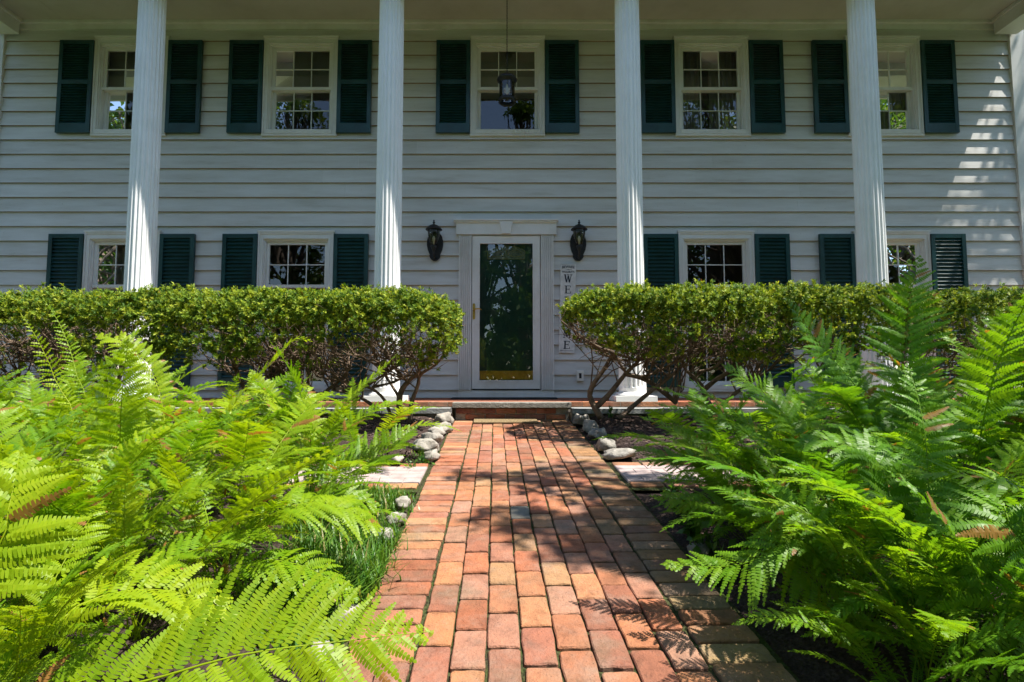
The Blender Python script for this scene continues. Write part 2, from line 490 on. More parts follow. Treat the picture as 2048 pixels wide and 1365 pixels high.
def put_brick(parent, p, rz, col, mesh, rx=tilt, ry=0.0, name='brick'):
    o = link(name, mesh, parent, p)
    o.rotation_euler = (rx, ry, rz)
    o.color = (*col, 1)
    return o
def rcol(i=None):
    c = random.choice(PAL); k = random.uniform(0.86, 1.1)
    return tuple((x*0.72 + y*0.28)*k*g for x, y, g in zip(c, (0.31, 0.130, 0.075), (1.03, 1.02, 0.82)))
cols = 8
for c in range(cols):
    off = (0.5 if c % 2 else 0.0) + random.uniform(-0.06, 0.06)
    for rI in range(-1, 25):
        v = (rI + 0.5 + off) * BL + random.uniform(-.003, .003)
        if v - BL/2 < -0.02 or v > 5.2: continue
        u = (c - 3.5) * BW
        col = rcol()
        if c == 3 and rI == 14: col = GREY
        put_brick(path, path_pt(u + random.uniform(-.0015, .0015), v, random.uniform(-.003, .0025)), ang + random.uniform(-.008, .008), col,
                  random.choice(paver), tilt + random.uniform(-.008, .008), random.uniform(-.01, .01))
for side in (-1, 1):
    for rI in range(50):
        v = (rI + 0.5) * BW
        if v > 5.1: continue
        u = side * (4*BW + BL/2 + 0.004)
        col = rcol()
        if side > 0: col = tuple(x * y for x, y in zip(col, (0.80, 0.98, 0.95)))
        o = put_brick(path, path_pt(u + random.uniform(-.004, .004), v, random.uniform(-.004, .002)), ang + R(90) + random.uniform(-.015, .015), col,
                  random.choice(paver), 0, 0)
        o.scale = (random.uniform(0.945, 0.98), 1, 1)
        o.rotation_euler = (Matrix.Rotation(tilt + random.uniform(-.01,.01), 4, 'X') @ Matrix.Rotation(ang + R(90) + random.uniform(-.015,.015), 4, 'Z')).to_euler()

# side branches: scored pink pavers between brick borders
def slab_mesh():
    m = MB(); w = 0.41
    m.box(-w/2, w/2, -w/2, w/2, -0.05, -0.004)
    g = 0.006
    rows = 4; rh = w / rows
    for r_ in range(rows):
        y0 = -w/2 + r_*rh
        cuts = [-w/2, 0, w/2] if r_ % 2 else [-w/2, -w/4, w/4, w/2]
        for a, b in zip(cuts[:-1], cuts[1:]):
            m.box(a + g/2, b - g/2, y0 + g/2, y0 + rh - g/2, -0.0045, 0.0)
    o = m.build('paver_slab', 'slab'); me = o.data; bpy.data.objects.remove(o); return me
slab_me = slab_mesh()
def bed_pt(u, v, dz=0.0):
    p = path_pt(u, v, 0); p.z += dz; return p
for side, vc in ((-1, 2.30), (1, 2.26)):
    sm = MB(); s0 = side*0.632; s1 = side*1.62
    sm.add([bed_pt(s0, vc-0.37, -.010), bed_pt(s1, vc-0.37, -.010), bed_pt(s1, vc+0.37, -.010), bed_pt(s0, vc+0.37, -.010)], [(0,1,2,3)])
    branch = sm.build('side_path', 'sand'); branch['kind'] = 'structure'
    rise = 0.0
    for k in range(2):
        u = side * (0.632 + 0.215 + k*0.42)
        o = link('paver_slab', slab_me, branch, bed_pt(u, vc, 0.004))
        o.rotation_euler = (tilt, rise, ang + random.uniform(-.02,.02))
    for k in range(4):
        for vv in (vc - 0.26, vc + 0.265):
            u = side * (0.632 + 0.11 + k*0.208)
            o = put_brick(branch, bed_pt(u, vv, 0.002), 0, rcol(), random.choice(paver))
            o.rotation_euler = (Matrix.Rotation(tilt, 4, 'X') @ Matrix.Rotation(rise, 4, 'Y') @ Matrix.Rotation(ang + R(90) + random.uniform(-.03,.03), 4, 'Z')).to_euler()

# ------------------------------------------------------------------ house
HO = Vector((HX, YW, PF))
house = thing('house', 'white clapboard two storey house with dark green shutters and a columned porch', 'house', HO)
def hb(mb, name, mat, parent=None, smooth=False, label=None, kind=None):
    return mb.build(name, mat, parent or house, HO, smooth, label, kind)

XL, XR = -6.97, 6.83
# window table: centre x, (casing half width), z range of casing
def zup(py): return PZ(py, YW)
WIN = []
for cx in (-5.21, -2.89, -0.06, 2.73, 5.08):
    WIN.append(dict(x=cx, z0=zup(271), z1=zup(80), up=True))
for cx in (-5.21, -2.89, 2.73, 5.08):
    WIN.append(dict(x=cx, z0=zup(779), z1=zup(467), up=False))
CW = 0.505
door_x0, door_x1 = PX(918, 620, YW), PX(1107, 620, YW)
door_c = (door_x0 + door_x1) / 2
OPEN = [(w['x']-CW+0.05, w['x']+CW-0.05, w['z0']+0.05, w['z1']-0.06) for w in WIN]
OPEN.append((door_x0+0.02, door_x1-0.02, PF-0.05, zup(450)))

# sheathing with openings
xs = sorted(set([XL-0.2, XR+0.2] + [a for o_ in OPEN for a in o_[:2]]))
zs = sorted(set([PF-0.02, CEIL+0.02] + [a for o_ in OPEN for a in o_[2:]]))
sh = MB()
for i in range(len(xs)-1):
    for j in range(len(zs)-1):
        mx_, mz_ = (xs[i]+xs[i+1])/2, (zs[j]+zs[j+1])/2
        if any(a < mx_ < b and c < mz_ < d for a, b, c, d in OPEN) : continue
        for yy in (YW+0.012, YW+0.13):
            sh.add([(xs[i],yy,zs[j]),(xs[i+1],yy,zs[j]),(xs[i+1],yy,zs[j+1]),(xs[i],yy,zs[j+1])], [(0,1,2,3)])
siding = hb(sh, 'siding_wall', 'caulk')

# clapboards: row lines follow the photo (0.2 m exposure)
EXPO = 0.1995
zrow0 = zup(640*0.4397) % EXPO
def board_piece(x0, x1, zb, zt, rb, rt):
    """zb..zt the piece, rb..rt the whole board it was cut from"""
    def yf(z): return YW - 0.034 + 0.030 * (z - rb) / (rt - rb)
    m = MB()
    m.prism_yz([(yf(zb), zb), (YW+0.010, zb), (YW+0.010, zt), (yf(zt), zt)], x0, x1)
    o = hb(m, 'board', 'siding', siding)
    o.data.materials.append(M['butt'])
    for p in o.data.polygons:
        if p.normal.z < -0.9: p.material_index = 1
    return o
z = zrow0 + math.floor((PF - zrow0)/EXPO)*EXPO
FRIEZE = zup(62)
while z < FRIEZE:
    rb, rt = z, z + EXPO + 0.018
    zb, zt = max(rb, PF+0.004), min(rt, FRIEZE+0.03)
    rows = [(a, b, c, d) for a, b, c, d in OPEN if c < zt and d > zb]
    cuts = sorted(set([XL, XR] + [a for r_ in rows for a in r_[:2]]))
    if not rows and True:
        # long boards have a butt joint
        cuts = [XL, random.uniform(-4, -1.2) , random.uniform(1.2, 4), XR]
    for a, b in zip(cuts[:-1], cuts[1:]):
        mid = (a+b)/2
        hit = [r_ for r_ in rows if r_[0] < mid < r_[1]]
        g = 0.0006
        if not hit: board_piece(a+g, b-g, zb, zt, rb, rt)
        else:
            _, _, c, d = hit[0]
            if c > zb + 0.01: board_piece(a+g, b-g, zb, c, rb, rt)
            if d < zt - 0.01: board_piece(a+g, b-g, d, zt, rb, rt)
    z += EXPO

# trim: frieze under the ceiling, corner boards, base board
hb(MB().box(XL, XR, YW-0.040, YW+0.01, FRIEZE, zup(52)).box(XL, XR, YW-0.075, YW+0.01, zup(52)+0.002, CEIL-0.001), 'frieze', 'white')
hb(MB().box(XR+0.001, XR+0.20, YW-0.055, YW+0.15, PF-0.3, CEIL), 'corner_board', 'white')
hb(MB().box(XL-0.20, XL-0.001, YW-0.055, YW+0.15, PF-0.3, CEIL), 'corner_board', 'white')
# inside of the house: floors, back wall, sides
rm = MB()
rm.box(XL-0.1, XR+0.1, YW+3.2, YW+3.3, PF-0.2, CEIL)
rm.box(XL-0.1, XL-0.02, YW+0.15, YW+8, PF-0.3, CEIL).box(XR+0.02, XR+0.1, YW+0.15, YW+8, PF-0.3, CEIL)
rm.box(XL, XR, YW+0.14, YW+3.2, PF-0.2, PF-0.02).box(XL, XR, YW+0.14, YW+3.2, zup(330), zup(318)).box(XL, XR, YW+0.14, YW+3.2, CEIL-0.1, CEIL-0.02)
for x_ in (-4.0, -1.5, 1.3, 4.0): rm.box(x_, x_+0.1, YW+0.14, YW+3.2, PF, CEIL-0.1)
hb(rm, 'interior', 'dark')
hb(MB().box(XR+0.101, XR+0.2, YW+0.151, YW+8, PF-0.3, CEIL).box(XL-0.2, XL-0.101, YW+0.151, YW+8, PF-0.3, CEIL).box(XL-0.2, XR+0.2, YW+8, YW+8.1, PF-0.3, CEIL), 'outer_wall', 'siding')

# porch ceiling, beams, eave and roof
BEAM = CZ + 4.72
YE = 5.90
ce = hb(MB().box(XL-0.12, XR+0.12, 6.50, YW-0.076, CEIL, CEIL+0.05), 'porch_ceiling', 'ceil')
for k in range(-6, 7):      # seams between the ceiling panels
    x_ = HX + k*1.22
    if XL < x_ < XR: hb(MB().box(x_-0.008, x_+0.008, 6.51, YW-0.08, CEIL-0.003, CEIL-0.0002), 'ceiling_seam', 'ceil', ce)
for sx in (-1, 1):
    xa = HX + sx*6.67; xb = HX + sx*6.97
    hb(MB().box(min(xa,xb), max(xa,xb), 6.505, YW-0.08, BEAM, CEIL-0.004), 'end_beam', 'white')
    m_ = min(xa, xa-sx*0.03); hb(MB().box(m_, m_+0.03, 6.51, YW-0.082, CEIL-0.05, CEIL-0.005), 'beam_moulding', 'white')
hb(MB().box(XL-0.15, XR+0.15, 6.15, 6.50, BEAM, CEIL+0.3), 'front_beam', 'white')
hb(MB().box(XL-0.25, XR+0.25, YE+0.06, 6.149, BEAM+0.06, BEAM+0.09), 'soffit', 'white')
hb(MB().prism_yz([(YE, BEAM+0.04), (YE+0.06, BEAM-0.07), (YE+0.10, BEAM-0.07), (YE+0.10, BEAM+0.055), (YE-0.02, BEAM+0.055)], XL-0.28, XR+0.28), 'gutter', 'white')
rf = MB()
rf.prism_yz([(YE-0.01, BEAM+0.092), (YE-0.01, BEAM+0.13), (YW+1.8, BEAM+3.0), (YW+9.2, BEAM+0.13), (YW+9.2, BEAM+0.092), (YW+1.8, BEAM+2.95)], XL-0.26, XR+0.16)
hb(rf, 'roof', 'roof')
for xg in (XL-0.2, XR+0.06):
    hb(MB().prism_yz([(YW-1.2, CEIL+0.06), (YW+8.1, CEIL+0.06), (YW+1.8, BEAM+2.93)], xg, xg+0.05), 'gable', 'siding')

# ---- windows
def sash(parent, x0, x1, z0, z1, y, cols_, rows_, stile=0.038):
    f = MB()
    f.box(x0, x0+stile, y, y+0.035, z0, z1).box(x1-stile, x1, y, y+0.035, z0, z1)
    f.box(x0+stile, x1-stile, y, y+0.035, z0, z0+stile).box(x0+stile, x1-stile, y, y+0.035, z1-stile, z1)
    hb(f, 'sash', 'white', parent)
    gx0, gx1, gz0, gz1 = x0+stile, x1-stile, z0+stile, z1-stile
    mw = 0.011
    if cols_ > 1 or rows_ > 1:
        for c in range(1, cols_):
            xx = gx0 + (gx1-gx0)*c/cols_
            hb(MB().box(xx-mw/2, xx+mw/2, y+0.009, y+0.029, gz0, gz1), 'muntin', 'white', parent)
        for r_ in range(1, rows_):
            zz = gz0 + (gz1-gz0)*r_/rows_
            hb(MB().box(gx0, gx1, y+0.010, y+0.028, zz-mw/2, zz+mw/2), 'muntin', 'white', parent)
    for c in range(cols_):
        for r_ in range(rows_):
            a, b = gx0 + (gx1-gx0)*c/cols_, gx0 + (gx1-gx0)*(c+1)/cols_
            d, e = gz0 + (gz1-gz0)*r_/rows_, gz0 + (gz1-gz0)*(r_+1)/rows_
            # each light sits a hair out of true, as real panes do
            t1, t2 = random.uniform(-.0012, .0012), random.uniform(-.0012, .0012)
            yy = y+0.019
            hb(MB().add([(a,yy-t1,d),(b,yy+t1,d),(b,yy+t1+t2,e),(a,yy-t1+t2,e)], [(0,1,2,3)]), 'pane', 'glass', parent)

def curtain(parent, x0, x1, z0, z1, y, waves):
    n = 60
    vs = []
    for i in range(n+1):
        t = i/n; x = x0 + (x1-x0)*t
        yy = y + 0.03*math.sin(t*waves*2*math.pi) + 0.012*math.sin(t*waves*4.7*math.pi+1)
        vs += [(x, yy, z0), (x, yy, z1)]
    hb(MB().add(vs, [(2*i, 2*i+2, 2*i+3, 2*i+1) for i in range(n)]), 'curtain', 'curtain', parent, True)

def window(w):
    x, z0, z1 = w['x'], w['z0'], w['z1']
    x0, x1 = x-CW, x+CW
    yc = YW-0.050
    m = MB(); cw = 0.066; ct = 0.088
    m.box(x0, x0+cw, yc, YW-0.002, z0, z1).box(x1-cw, x1, yc, YW-0.002, z0, z1)
    m.box(x0+cw, x1-cw, yc, YW-0.002, z1-ct, z1)
    m.box(x0-0.01, x1+0.01, yc-0.02, YW-0.002, z1+0.001, z1+0.022)
    m.box(x0, x0+0.022, yc-0.012, yc-0.0005, z0, z1).box(x1-0.022, x1, yc-0.012, yc-0.0005, z0, z1).box(x0+0.0225, x1-0.0225, yc-0.012, yc-0.0005, z1-0.022, z1)
    m.box(x0+cw-0.014, x0+cw, yc-0.007, yc-0.0005, z0+.056, z1-ct+0.014).box(x1-cw, x1-cw+0.014, yc-0.007, yc-0.0005, z0+.056, z1-ct+0.014).box(x0+cw+.0005, x1-cw-.0005, yc-0.007, yc-0.0005, z1-ct, z1-ct+0.014)
    win = hb(m, 'window', 'white')
    hb(MB().box(x0+cw, x1-cw, yc-0.012, YW-0.002, z0, z0+0.055).box(x0-0.005, x1+0.005, yc-0.008, YW-0.002, z0-0.03, z0-0.001), 'sill', 'white', win)
    j = MB()   # stepped jamb
    a, b, c, d = x0+cw, x1-cw, z0+0.056, z1-ct
    for ins, ya, yb in ((0.0, yc+0.012, YW+0.10), (0.014, YW-0.02, YW+0.10)):
        t = 0.014
        j.box(a+ins, a+ins+t, ya, yb, c, d-ins).box(b-ins-t, b-ins, ya, yb, c, d-ins).box(a+ins+t, b-ins-t, ya, yb, d-ins-t, d-ins)
    j.box(a+0.028, b-0.028, YW-0.02, YW+0.10, c, c+0.012)
    hb(j, 'jamb', 'white', win)
    ia, ib, ic, id_ = a+0.029, b-0.029, c+0.013, d-0.029
    if w['up']:
        mid = ic + (id_-ic)*0.5
        sash(win, ia, ib, mid-0.018, id_, YW+0.005, 3, 2)
        if abs(x) < 1: sash(win, ia, ib, ic, mid+0.018, YW-0.015+0.06, 1, 1)
        else: sash(win, ia, ib, ic, mid+0.018, YW+0.045, 3, 2)
        hb(MB().box(ia-0.001, ib+0.001, YW-0.012, YW+0.004, mid-0.02, mid+0.02), 'meeting_rail', 'white', win)
    else:
        rail = zup(573)
        sash(win, ia, ib, rail-0.018, id_, YW+0.005, 3, 2)
        sash(win, ia, ib, ic, rail+0.018, YW+0.045, 3, 4)
        hb(MB().box(ia-0.001, ib+0.001, YW-0.012, YW+0.004, rail-0.02, rail+0.02), 'meeting_rail', 'white', win)
    if w['up'] and x > 2:
        curtain(win, ia-0.1, ia+0.33, ic-0.1, id_+0.1, YW+0.22, 4); curtain(win, ib-0.36, ib+0.1, ic-0.1, id_+0.1, YW+0.22, 4)
    if w['up'] and x < 2:
        hb(MB().box(ia-0.05, ib+0.05, YW+0.16, YW+0.17, ic + (id_-ic)*(0.52 if x < -1 else 0.45), id_+0.05), 'roller_shade', 'curtain', win)
    if not w['up'] and x < -4:
        curtain(win, ia-0.1, ia+0.3, ic, id_+0.1, YW+0.25, 3)
    return win
for w in WIN: window(w)

# ---- shutters
SW = 0.462
slat_me = {}
def slat_mesh(w):
    m = MB(); m.prism_yz([(-0.014, -0.0125), (-0.010, -0.0150), (0.011, 0.0125), (0.007, 0.0150)], -w/2, w/2)
    o = m.build('slat', 'green'); me = o.data; bpy.data.objects.remove(o); return me
SLAT = slat_mesh(SW - 2*0.052)
def shutter(x, z0, z1, up, singly):
    x0, x1 = x-SW/2, x+SW/2
    ya, yb = YW-0.078, YW-0.036
    st, top, bot, midh = 0.052, 0.055, (0.13 if up else 0.12), 0.06
    m = MB()
    m.box(x0, x0+st, ya, yb, z0, z1).box(x1-st, x1, ya, yb, z0, z1)
    m.box(x0+st, x1-st, ya+0.002, yb, z1-top, z1).box(x0+st, x1-st, ya+0.002, yb, z0, z0+bot)
    zm = z0 + (z1-z0)*(0.545 if up else 0.47)
    m.box(x0+st, x1-st, ya+0.002, yb, zm-midh/2, zm+midh/2)
    m.box(x0+st, x1-st, yb-0.003, yb-0.001, z0+bot, z1-top)
    s = hb(m, 'shutter', 'green')
    panels = [(zm+midh/2, z1-top, 15 if up else 20), (z0+bot, zm-midh/2, 15 if up else 16)]
    for pi, (a, b, n) in enumerate(panels):
        pitch = (b-a)/n
        if singly and (up or pi == 0):
            for k in range(n):
                o = link('slat', SLAT, s, Vector((x, (ya+yb)/2-0.002, a + (k+0.5)*pitch)) - HO)
        else:
            mm = MB()
            for k in range(n):
                zc = a + (k+0.5)*pitch; yc = (ya+yb)/2-0.002
                mm.prism_yz([(yc-0.014, zc-0.0125), (yc-0.010, zc-0.0150), (yc+0.011, zc+0.0125), (yc+0.007, zc+0.0150)], x0+st+0.0005, x1-st-0.0005)
            hb(mm, 'louver_slats', 'green', s, kind='stuff')
for w in WIN:
    for sx in (-1, 1):
        x = w['x'] + sx*(CW + SW/2 + 0.006)
        if w['up']: shutter(x, zup(270), zup(87), True, (abs(w['x']) < 3 and not (w['x'] > 2 and sx < 0)))
        else: shutter(x, zup(775), zup(471), False, True)

# ---- columns
def column(cx, cy):
    rb_, rt_ = 0.153, 0.142
    z0, z1 = PF+0.10, BEAM-0.10
    nf = 20; per = 8
    k = nf*per
    prof = []
    for j in range(k):
        ph = (j % per) / per
        # fillet then scallop
        d = 0 if ph < 0.22 else math.sin((ph-0.22)/0.78*math.pi)*0.013
        prof.append((2*math.pi*j/k, d))
    vs = []
    levels = [(z0, rb_, 0), (z0+0.05, rb_, 0), (z0+0.075, rb_, 1), (z1-0.1, rt_, 1), (z1-0.07, rt_, 0), (z1, rt_, 0)]
    for zz, r_, fl in levels:
        for a, d in prof:
            q = r_ - d*fl
            vs.append((cx+q*math.cos(a), cy+q*math.sin(a), zz))
    fs = [(i*k+j, i*k+(j+1)%k, (i+1)*k+(j+1)%k, (i+1)*k+j) for i in range(len(levels)-1) for j in range(k)]
    s = hb(MB().add(vs, fs), 'column', 'column')
    b = MB(); b.lathe([(0.155,0.10),(0.175,0.098),(0.19,0.085),(0.192,0.07),(0.18,0.061)], (cx,cy,PF), 32)
    hb(b, 'base', 'column', s, True)
    hb(MB().box(cx-0.225, cx+0.225, cy-0.225, cy+0.225, PF+0.001, PF+0.0605), 'plinth', 'column', s)
    c = MB(); c.lathe([(0.145,-0.10),(0.165,-0.095),(0.18,-0.06),(0.19,-0.045)], (cx,cy,BEAM), 32)
    c.box(cx-0.21, cx+0.21, cy-0.19, cy+0.19, BEAM-0.044, BEAM-0.001)
    hb(c, 'capital', 'column', s)
YC = 6.35
for px_ in (278, 775, 1262, 1747): column(PX(px_, 590, YC), YC)
sp = PX(1747, 590, YC) - PX(1262, 590, YC)
column(PX(1747, 590, YC) + sp, YC); column(PX(278, 590, YC) - sp, YC)

# ---- door surround, storm door, entry door
def Z(py): return zup(py)
def X(px, py=620): return PX(px, py, YW)
YD = YW-0.055
sur = hb(MB().box(X(918), X(1107), YD+0.012, YW+0.08, Z(795.5)+0.002, Z(781)-0.001), 'door_surround', 'white')
def pilaster(xa, xb):
    za, zb = Z(781), Z(472.5)
    w = xb - xa; m = MB(); n = 5
    m.box(xa, xb, YD+0.008, YW+0.02, za, zb)
    mar = w*0.10; fw = (w-2*mar)/(n+0.0)
    m.box(xa, xa+mar, YD-0.014, YD+0.0075, za, zb).box(xb-mar, xb, YD-0.014, YD+0.0075, za, zb)
    for k in range(n):
        c = xa+mar+fw*(k+0.5)
        m.prism_xz([(c-fw*0.25, za+0.01), (c+fw*0.25, za+0.01), (c+fw*0.25, zb-0.03), (c, zb-0.012), (c-fw*0.25, zb-0.03)], YD-0.012, YD+0.0075)
    hb(m, 'pilaster', 'white', sur)
pilaster(X(918), X(943)); pilaster(X(1082), X(1107))
hb(MB().box(X(913.5,450), X(1112,450), YD-0.022, YW+0.02, Z(472)+0.001, Z(446)), 'header', 'white', sur)
hb(MB().box(X(908.6,445), X(1115.5,445), YD-0.055, YW+0.02, Z(446)+0.001, Z(442.5)).box(X(910.5,445), X(1113.5,445), YD-0.04, YD-0.023, Z(449), Z(446)), 'cap_moulding', 'white', sur)
hb(MB().prism_xz([(X(1004.5,470), Z(471.5)+0.004), (X(1020.5,470), Z(471.5)+0.004), (X(1026,450), Z(447)), (X(999,450), Z(447))], YD-0.052, YD-0.0225), 'keystone', 'white', sur)
# storm door: frame
dx0, dx1, dz0, dz1 = X(944.5), X(1080), Z(778), Z(474)
gx0, gx1, gz0, gz1 = X(957.6), X(1067.5), Z(763), Z(487.5)
ys = YD+0.004
m = MB()
m.box(dx0, gx0-0.006, ys, ys+0.035, dz0, dz1).box(gx1+0.006, dx1, ys, ys+0.035, dz0, dz1)
m.box(gx0-0.006, gx1+0.006, ys, ys+0.035, gz1+0.006, dz1).box(gx0-0.006, gx1+0.006, ys, ys+0.035, dz0, gz0-0.006)
sd = hb(m, 'storm_door', 'white')
m = MB(); t = 0.014
m.box(gx0-0.0055, gx0+t, ys-0.006, ys+0.025, gz0-0.0055, gz1+0.0055).box(gx1-t, gx1+0.0055, ys-0.006, ys+0.025, gz0-0.0055, gz1+0.0055)
m.box(gx0+t, gx1-t, ys-0.006, ys+0.025, gz1-t, gz1+0.0055).box(gx0+t, gx1-t, ys-0.006, ys+0.025, gz0-0.0055, gz0+t)
hb(m, 'glazing_bead', 'white', sd)
hb(MB().add([(gx0+t,ys+0.015,gz0+t),(gx1-t,ys+0.015,gz0+t),(gx1-t,ys+0.0158,gz1-t),(gx0+t,ys+0.0158,gz1-t)], [(0,1,2,3)]), 'glass', 'dglass', sd)
hx = (X(945.7)+X(951.2))/2
m = MB()
pl = [(hx+0.017*math.cos(a), (Z(608.5)+Z(640))/2 + math.copysign(0.085, math.sin(a)) + 0.022*math.sin(a)) for a in np.linspace(0.01, 2*math.pi+0.01, 24, endpoint=False)]
m.prism_xz(pl, ys-0.008, ys-0.0005)
h_ = hb(m, 'handle_plate', 'brass', sd)
zc = Z(621)
hb(MB().tube([(hx, ys-0.006, zc), (hx, ys-0.045, zc), (hx+0.02, ys-0.055, zc+0.004), (hx+0.07, ys-0.055, zc+0.008), (hx+0.105, ys-0.048, zc-0.006)], [0.011, 0.009, 0.009, 0.008, 0.006], 10), 'lever', 'brass', sd, True)
hb(MB().box(dx0+0.01, dx1-0.01, ys+0.002, ys+0.03, dz0-0.018, dz0-0.001), 'door_sweep', 'rubber', sd)
# entry door behind the glass
ye = YW+0.05
ed = hb(MB().box(dx0+0.02, dx1-0.02, ye, ye+0.045, dz0, dz1-0.01), 'entry_door', 'door')
def panel(xa, xb, za, zb):
    m = MB(); b_ = 0.018
    m.box(xa, xb, ye-0.008, ye-0.0003, za, za+b_).box(xa, xb, ye-0.008, ye-0.0003, zb-b_, zb)
    m.box(xa, xa+b_, ye-0.008, ye-0.0003, za+b_, zb-b_).box(xb-b_, xb, ye-0.008, ye-0.0003, za+b_, zb-b_)
    m.box(xa+0.05, xb-0.05, ye-0.006, ye-0.0003, za+0.05, zb-0.05)
    hb(m, 'panel', 'door', ed)
pcx = (dx0+dx1)/2
for s in (-1, 1):
    a, b = sorted((pcx + s*0.05, pcx + s*0.30))
    panel(a, b, Z(736), Z(655)); panel(a, b, Z(628), Z(541))
hb(MB().box(dx0+0.05, dx1-0.05, ye-0.006, ye-0.0003, Z(762)+0.015, Z(742)), 'kick_plate', 'brass', ed)
# leaded light over the panels
fx0, fx1, fz0, fz1 = X(974.5), X(1050), Z(517), Z(490.5)
M['came'] = painted('gilt_came', (0.70, 0.60, 0.34), 0.4, 0.1)
M['leadglass'] = painted('leaded_glass', (0.50, 0.50, 0.42), 0.15, 0.25, 26, (0.10, 0.11, 0.10), 0.5, 60, 0.6)
arc = [(fx0, fz0), (fx1, fz0), (fx1, fz0+0.10)] + [(fx1 + (fx0-fx1)*t, fz0+0.10 + (fz1-fz0-0.10)*math.sin(math.pi*t)**0.6) for t in np.linspace(0.08, 0.92, 11)] + [(fx0, fz0+0.10)]
fan = hb(MB().prism_xz(arc, ye-0.004, ye-0.0005), 'fan_light', 'leadglass', ed)
m = MB()
m.tube([(x_, ye-0.006, z_) for x_, z_ in arc + [arc[0]]], 0.006, 5)
fcx = (fx0+fx1)/2
for s in (-1, 1):
    for rr_, zc_ in ((0.10, 0.07), (0.07, 0.06), (0.13, 0.09)):
        m.tube([(fcx + s*(0.13 + rr_*math.cos(a)), ye-0.0065, fz0+zc_+0.45*rr_*math.sin(a)) for a in np.linspace(0.3, 5.6, 20)], 0.0035, 4)
    m.tube([(fcx + s*0.24*t, ye-0.0066, fz0+0.03+0.10*math.sin(t*3.0)) for t in np.linspace(0, 1, 14)], 0.0035, 4)
m.tube([(fcx, ye-0.006, fz0), (fcx, ye-0.006, fz1)], 0.004, 4)
hb(m, 'leading', 'came', ed)
hb(MB().box(X(943), dx0+0.019, YW-0.01, YW+0.1, Z(780), Z(474)).box(dx1-0.019, X(1082), YW-0.01, YW+0.1, Z(780), Z(474)).box(X(943), X(1082), YW-0.01, YW+0.1, Z(474)+0.001, Z(473)+0.05), 'door_frame', 'white', sur)

# ---- porch floor, ledge and step
YF = 6.12                      # front edge of the brick floor
pf = hb(MB().box(XL-0.2, XR+0.2, YF+0.004, YW+0.1, PF-0.5, PF-0.006), 'porch_floor', 'mortar')
bfl = brick_mesh(0.10, 0.203, 0.05, 99, 0.004)
# a rowlock edge, then courses; only the front courses can be told apart
nb = 0
for c in range(1):
    y_ = YF + 0.05
    x_ = XL
    while x_ < XR:
        o = put_brick(pf, Vector((x_+0.1045, y_, PF)) - HO, R(90)+random.uniform(-.01,.01), rcol(), bfl, 0, 0)
        x_ += 0.209
stuff = MB()
y_ = YF + 0.157
r_i = 0
while y_ < YW-0.05:
    x_ = XL + (0.1 if r_i % 2 else 0)
    while x_ < XR - 0.2:
        stuff.box(x_+0.003, x_+0.203, y_-0.0495, y_+0.0495, PF-0.03, PF-random.uniform(0, .002)); x_ += 0.207
    y_ += 0.105; r_i += 1
o = hb(stuff, 'floor_bricks', 'brick', pf, kind='stuff'); o.color = (0.36, 0.12, 0.065, 1)
# bluestone ledge slabs on a fieldstone footing, left and right of the step
SX0, SX1 = PX(905, 812, 5.94), PX(1143, 812, 5.94)
for (a, b) in ((XL-0.1, SX0-0.004), (SX1+0.004, XR+0.1)):
    ft = hb(MB().box(a, b, 5.97, YF, PF-0.5, PF-0.115), 'footing', 'mortar')
    x_ = a
    while x_ < b - 0.05:
        w = min(random.uniform(0.55, 0.95), b - x_)
        if b - x_ - w < 0.25: w = b - x_
        yy = 5.90 + random.uniform(-0.02, 0.015)
        m = MB().prism_xz([(x_+0.003, PF-0.113), (x_+w-0.003, PF-0.113), (x_+w-0.004, PF-0.062+random.uniform(-.004,.004)), (x_+0.004, PF-0.062+random.uniform(-.004,.004))], yy, YF-0.002)
        hb(m, 'ledge_slab', 'bluestone', ft); x_ += w
    x_ = a
    while x_ < b - 0.05:
        w = min(random.uniform(0.16, 0.42), b - x_)
        zz = PF-0.30
        m = MB(); j = lambda s_: random.uniform(-s_, s_)
        m.prism_xz([(x_+0.008+j(.004), zz), (x_+w-0.008+j(.004), zz), (x_+w-0.01+j(.006), PF-0.122+j(.004)), (x_+w/2, PF-0.118), (x_+0.01+j(.006), PF-0.122+j(.004))], 5.945+j(.012), 5.969)
        hb(m, 'fieldstone', 'fieldstone', ft); x_ += w
st = hb(MB().prism_yz([(5.925, PF-0.052), (5.93, PF-0.006), (5.94, PF-0.0005), (YF+0.003, PF+0.0015), (YF+0.003, PF-0.055)], SX0, SX1), 'stone_step', 'tread')
rw = MB().box(SX0+0.03, SX1-0.03, 5.985, YF-0.001, PF-0.45, PF-0.056); rz = hb(rw, 'riser', 'mortar')
bri = brick_mesh(0.055, 0.205, 0.09, 55, 0.004)
for rI in range(3):
    zz = PF-0.056-0.034 - rI*0.064
    x_ = SX0+0.03 + (0.11 if rI % 2 == 0 else 0.0)
    if rI % 2 == 0: starts = [SX0+0.085 - 0.0]
    for k in range(-1, 7):
        xx = SX0 + 0.03 + (k+0.5)*0.2135 + (0.10 if rI % 2 else 0)
        if xx - 0.1025 < SX0+0.0 or xx + 0.1025 > SX1+0.02: continue
        o = link('brick', bri, rz, Vector((xx, 5.972, zz)) - HO)
        o.rotation_euler = (R(90), R(90), 0); o.color = (*random.choice(PAL[:6]), 1)

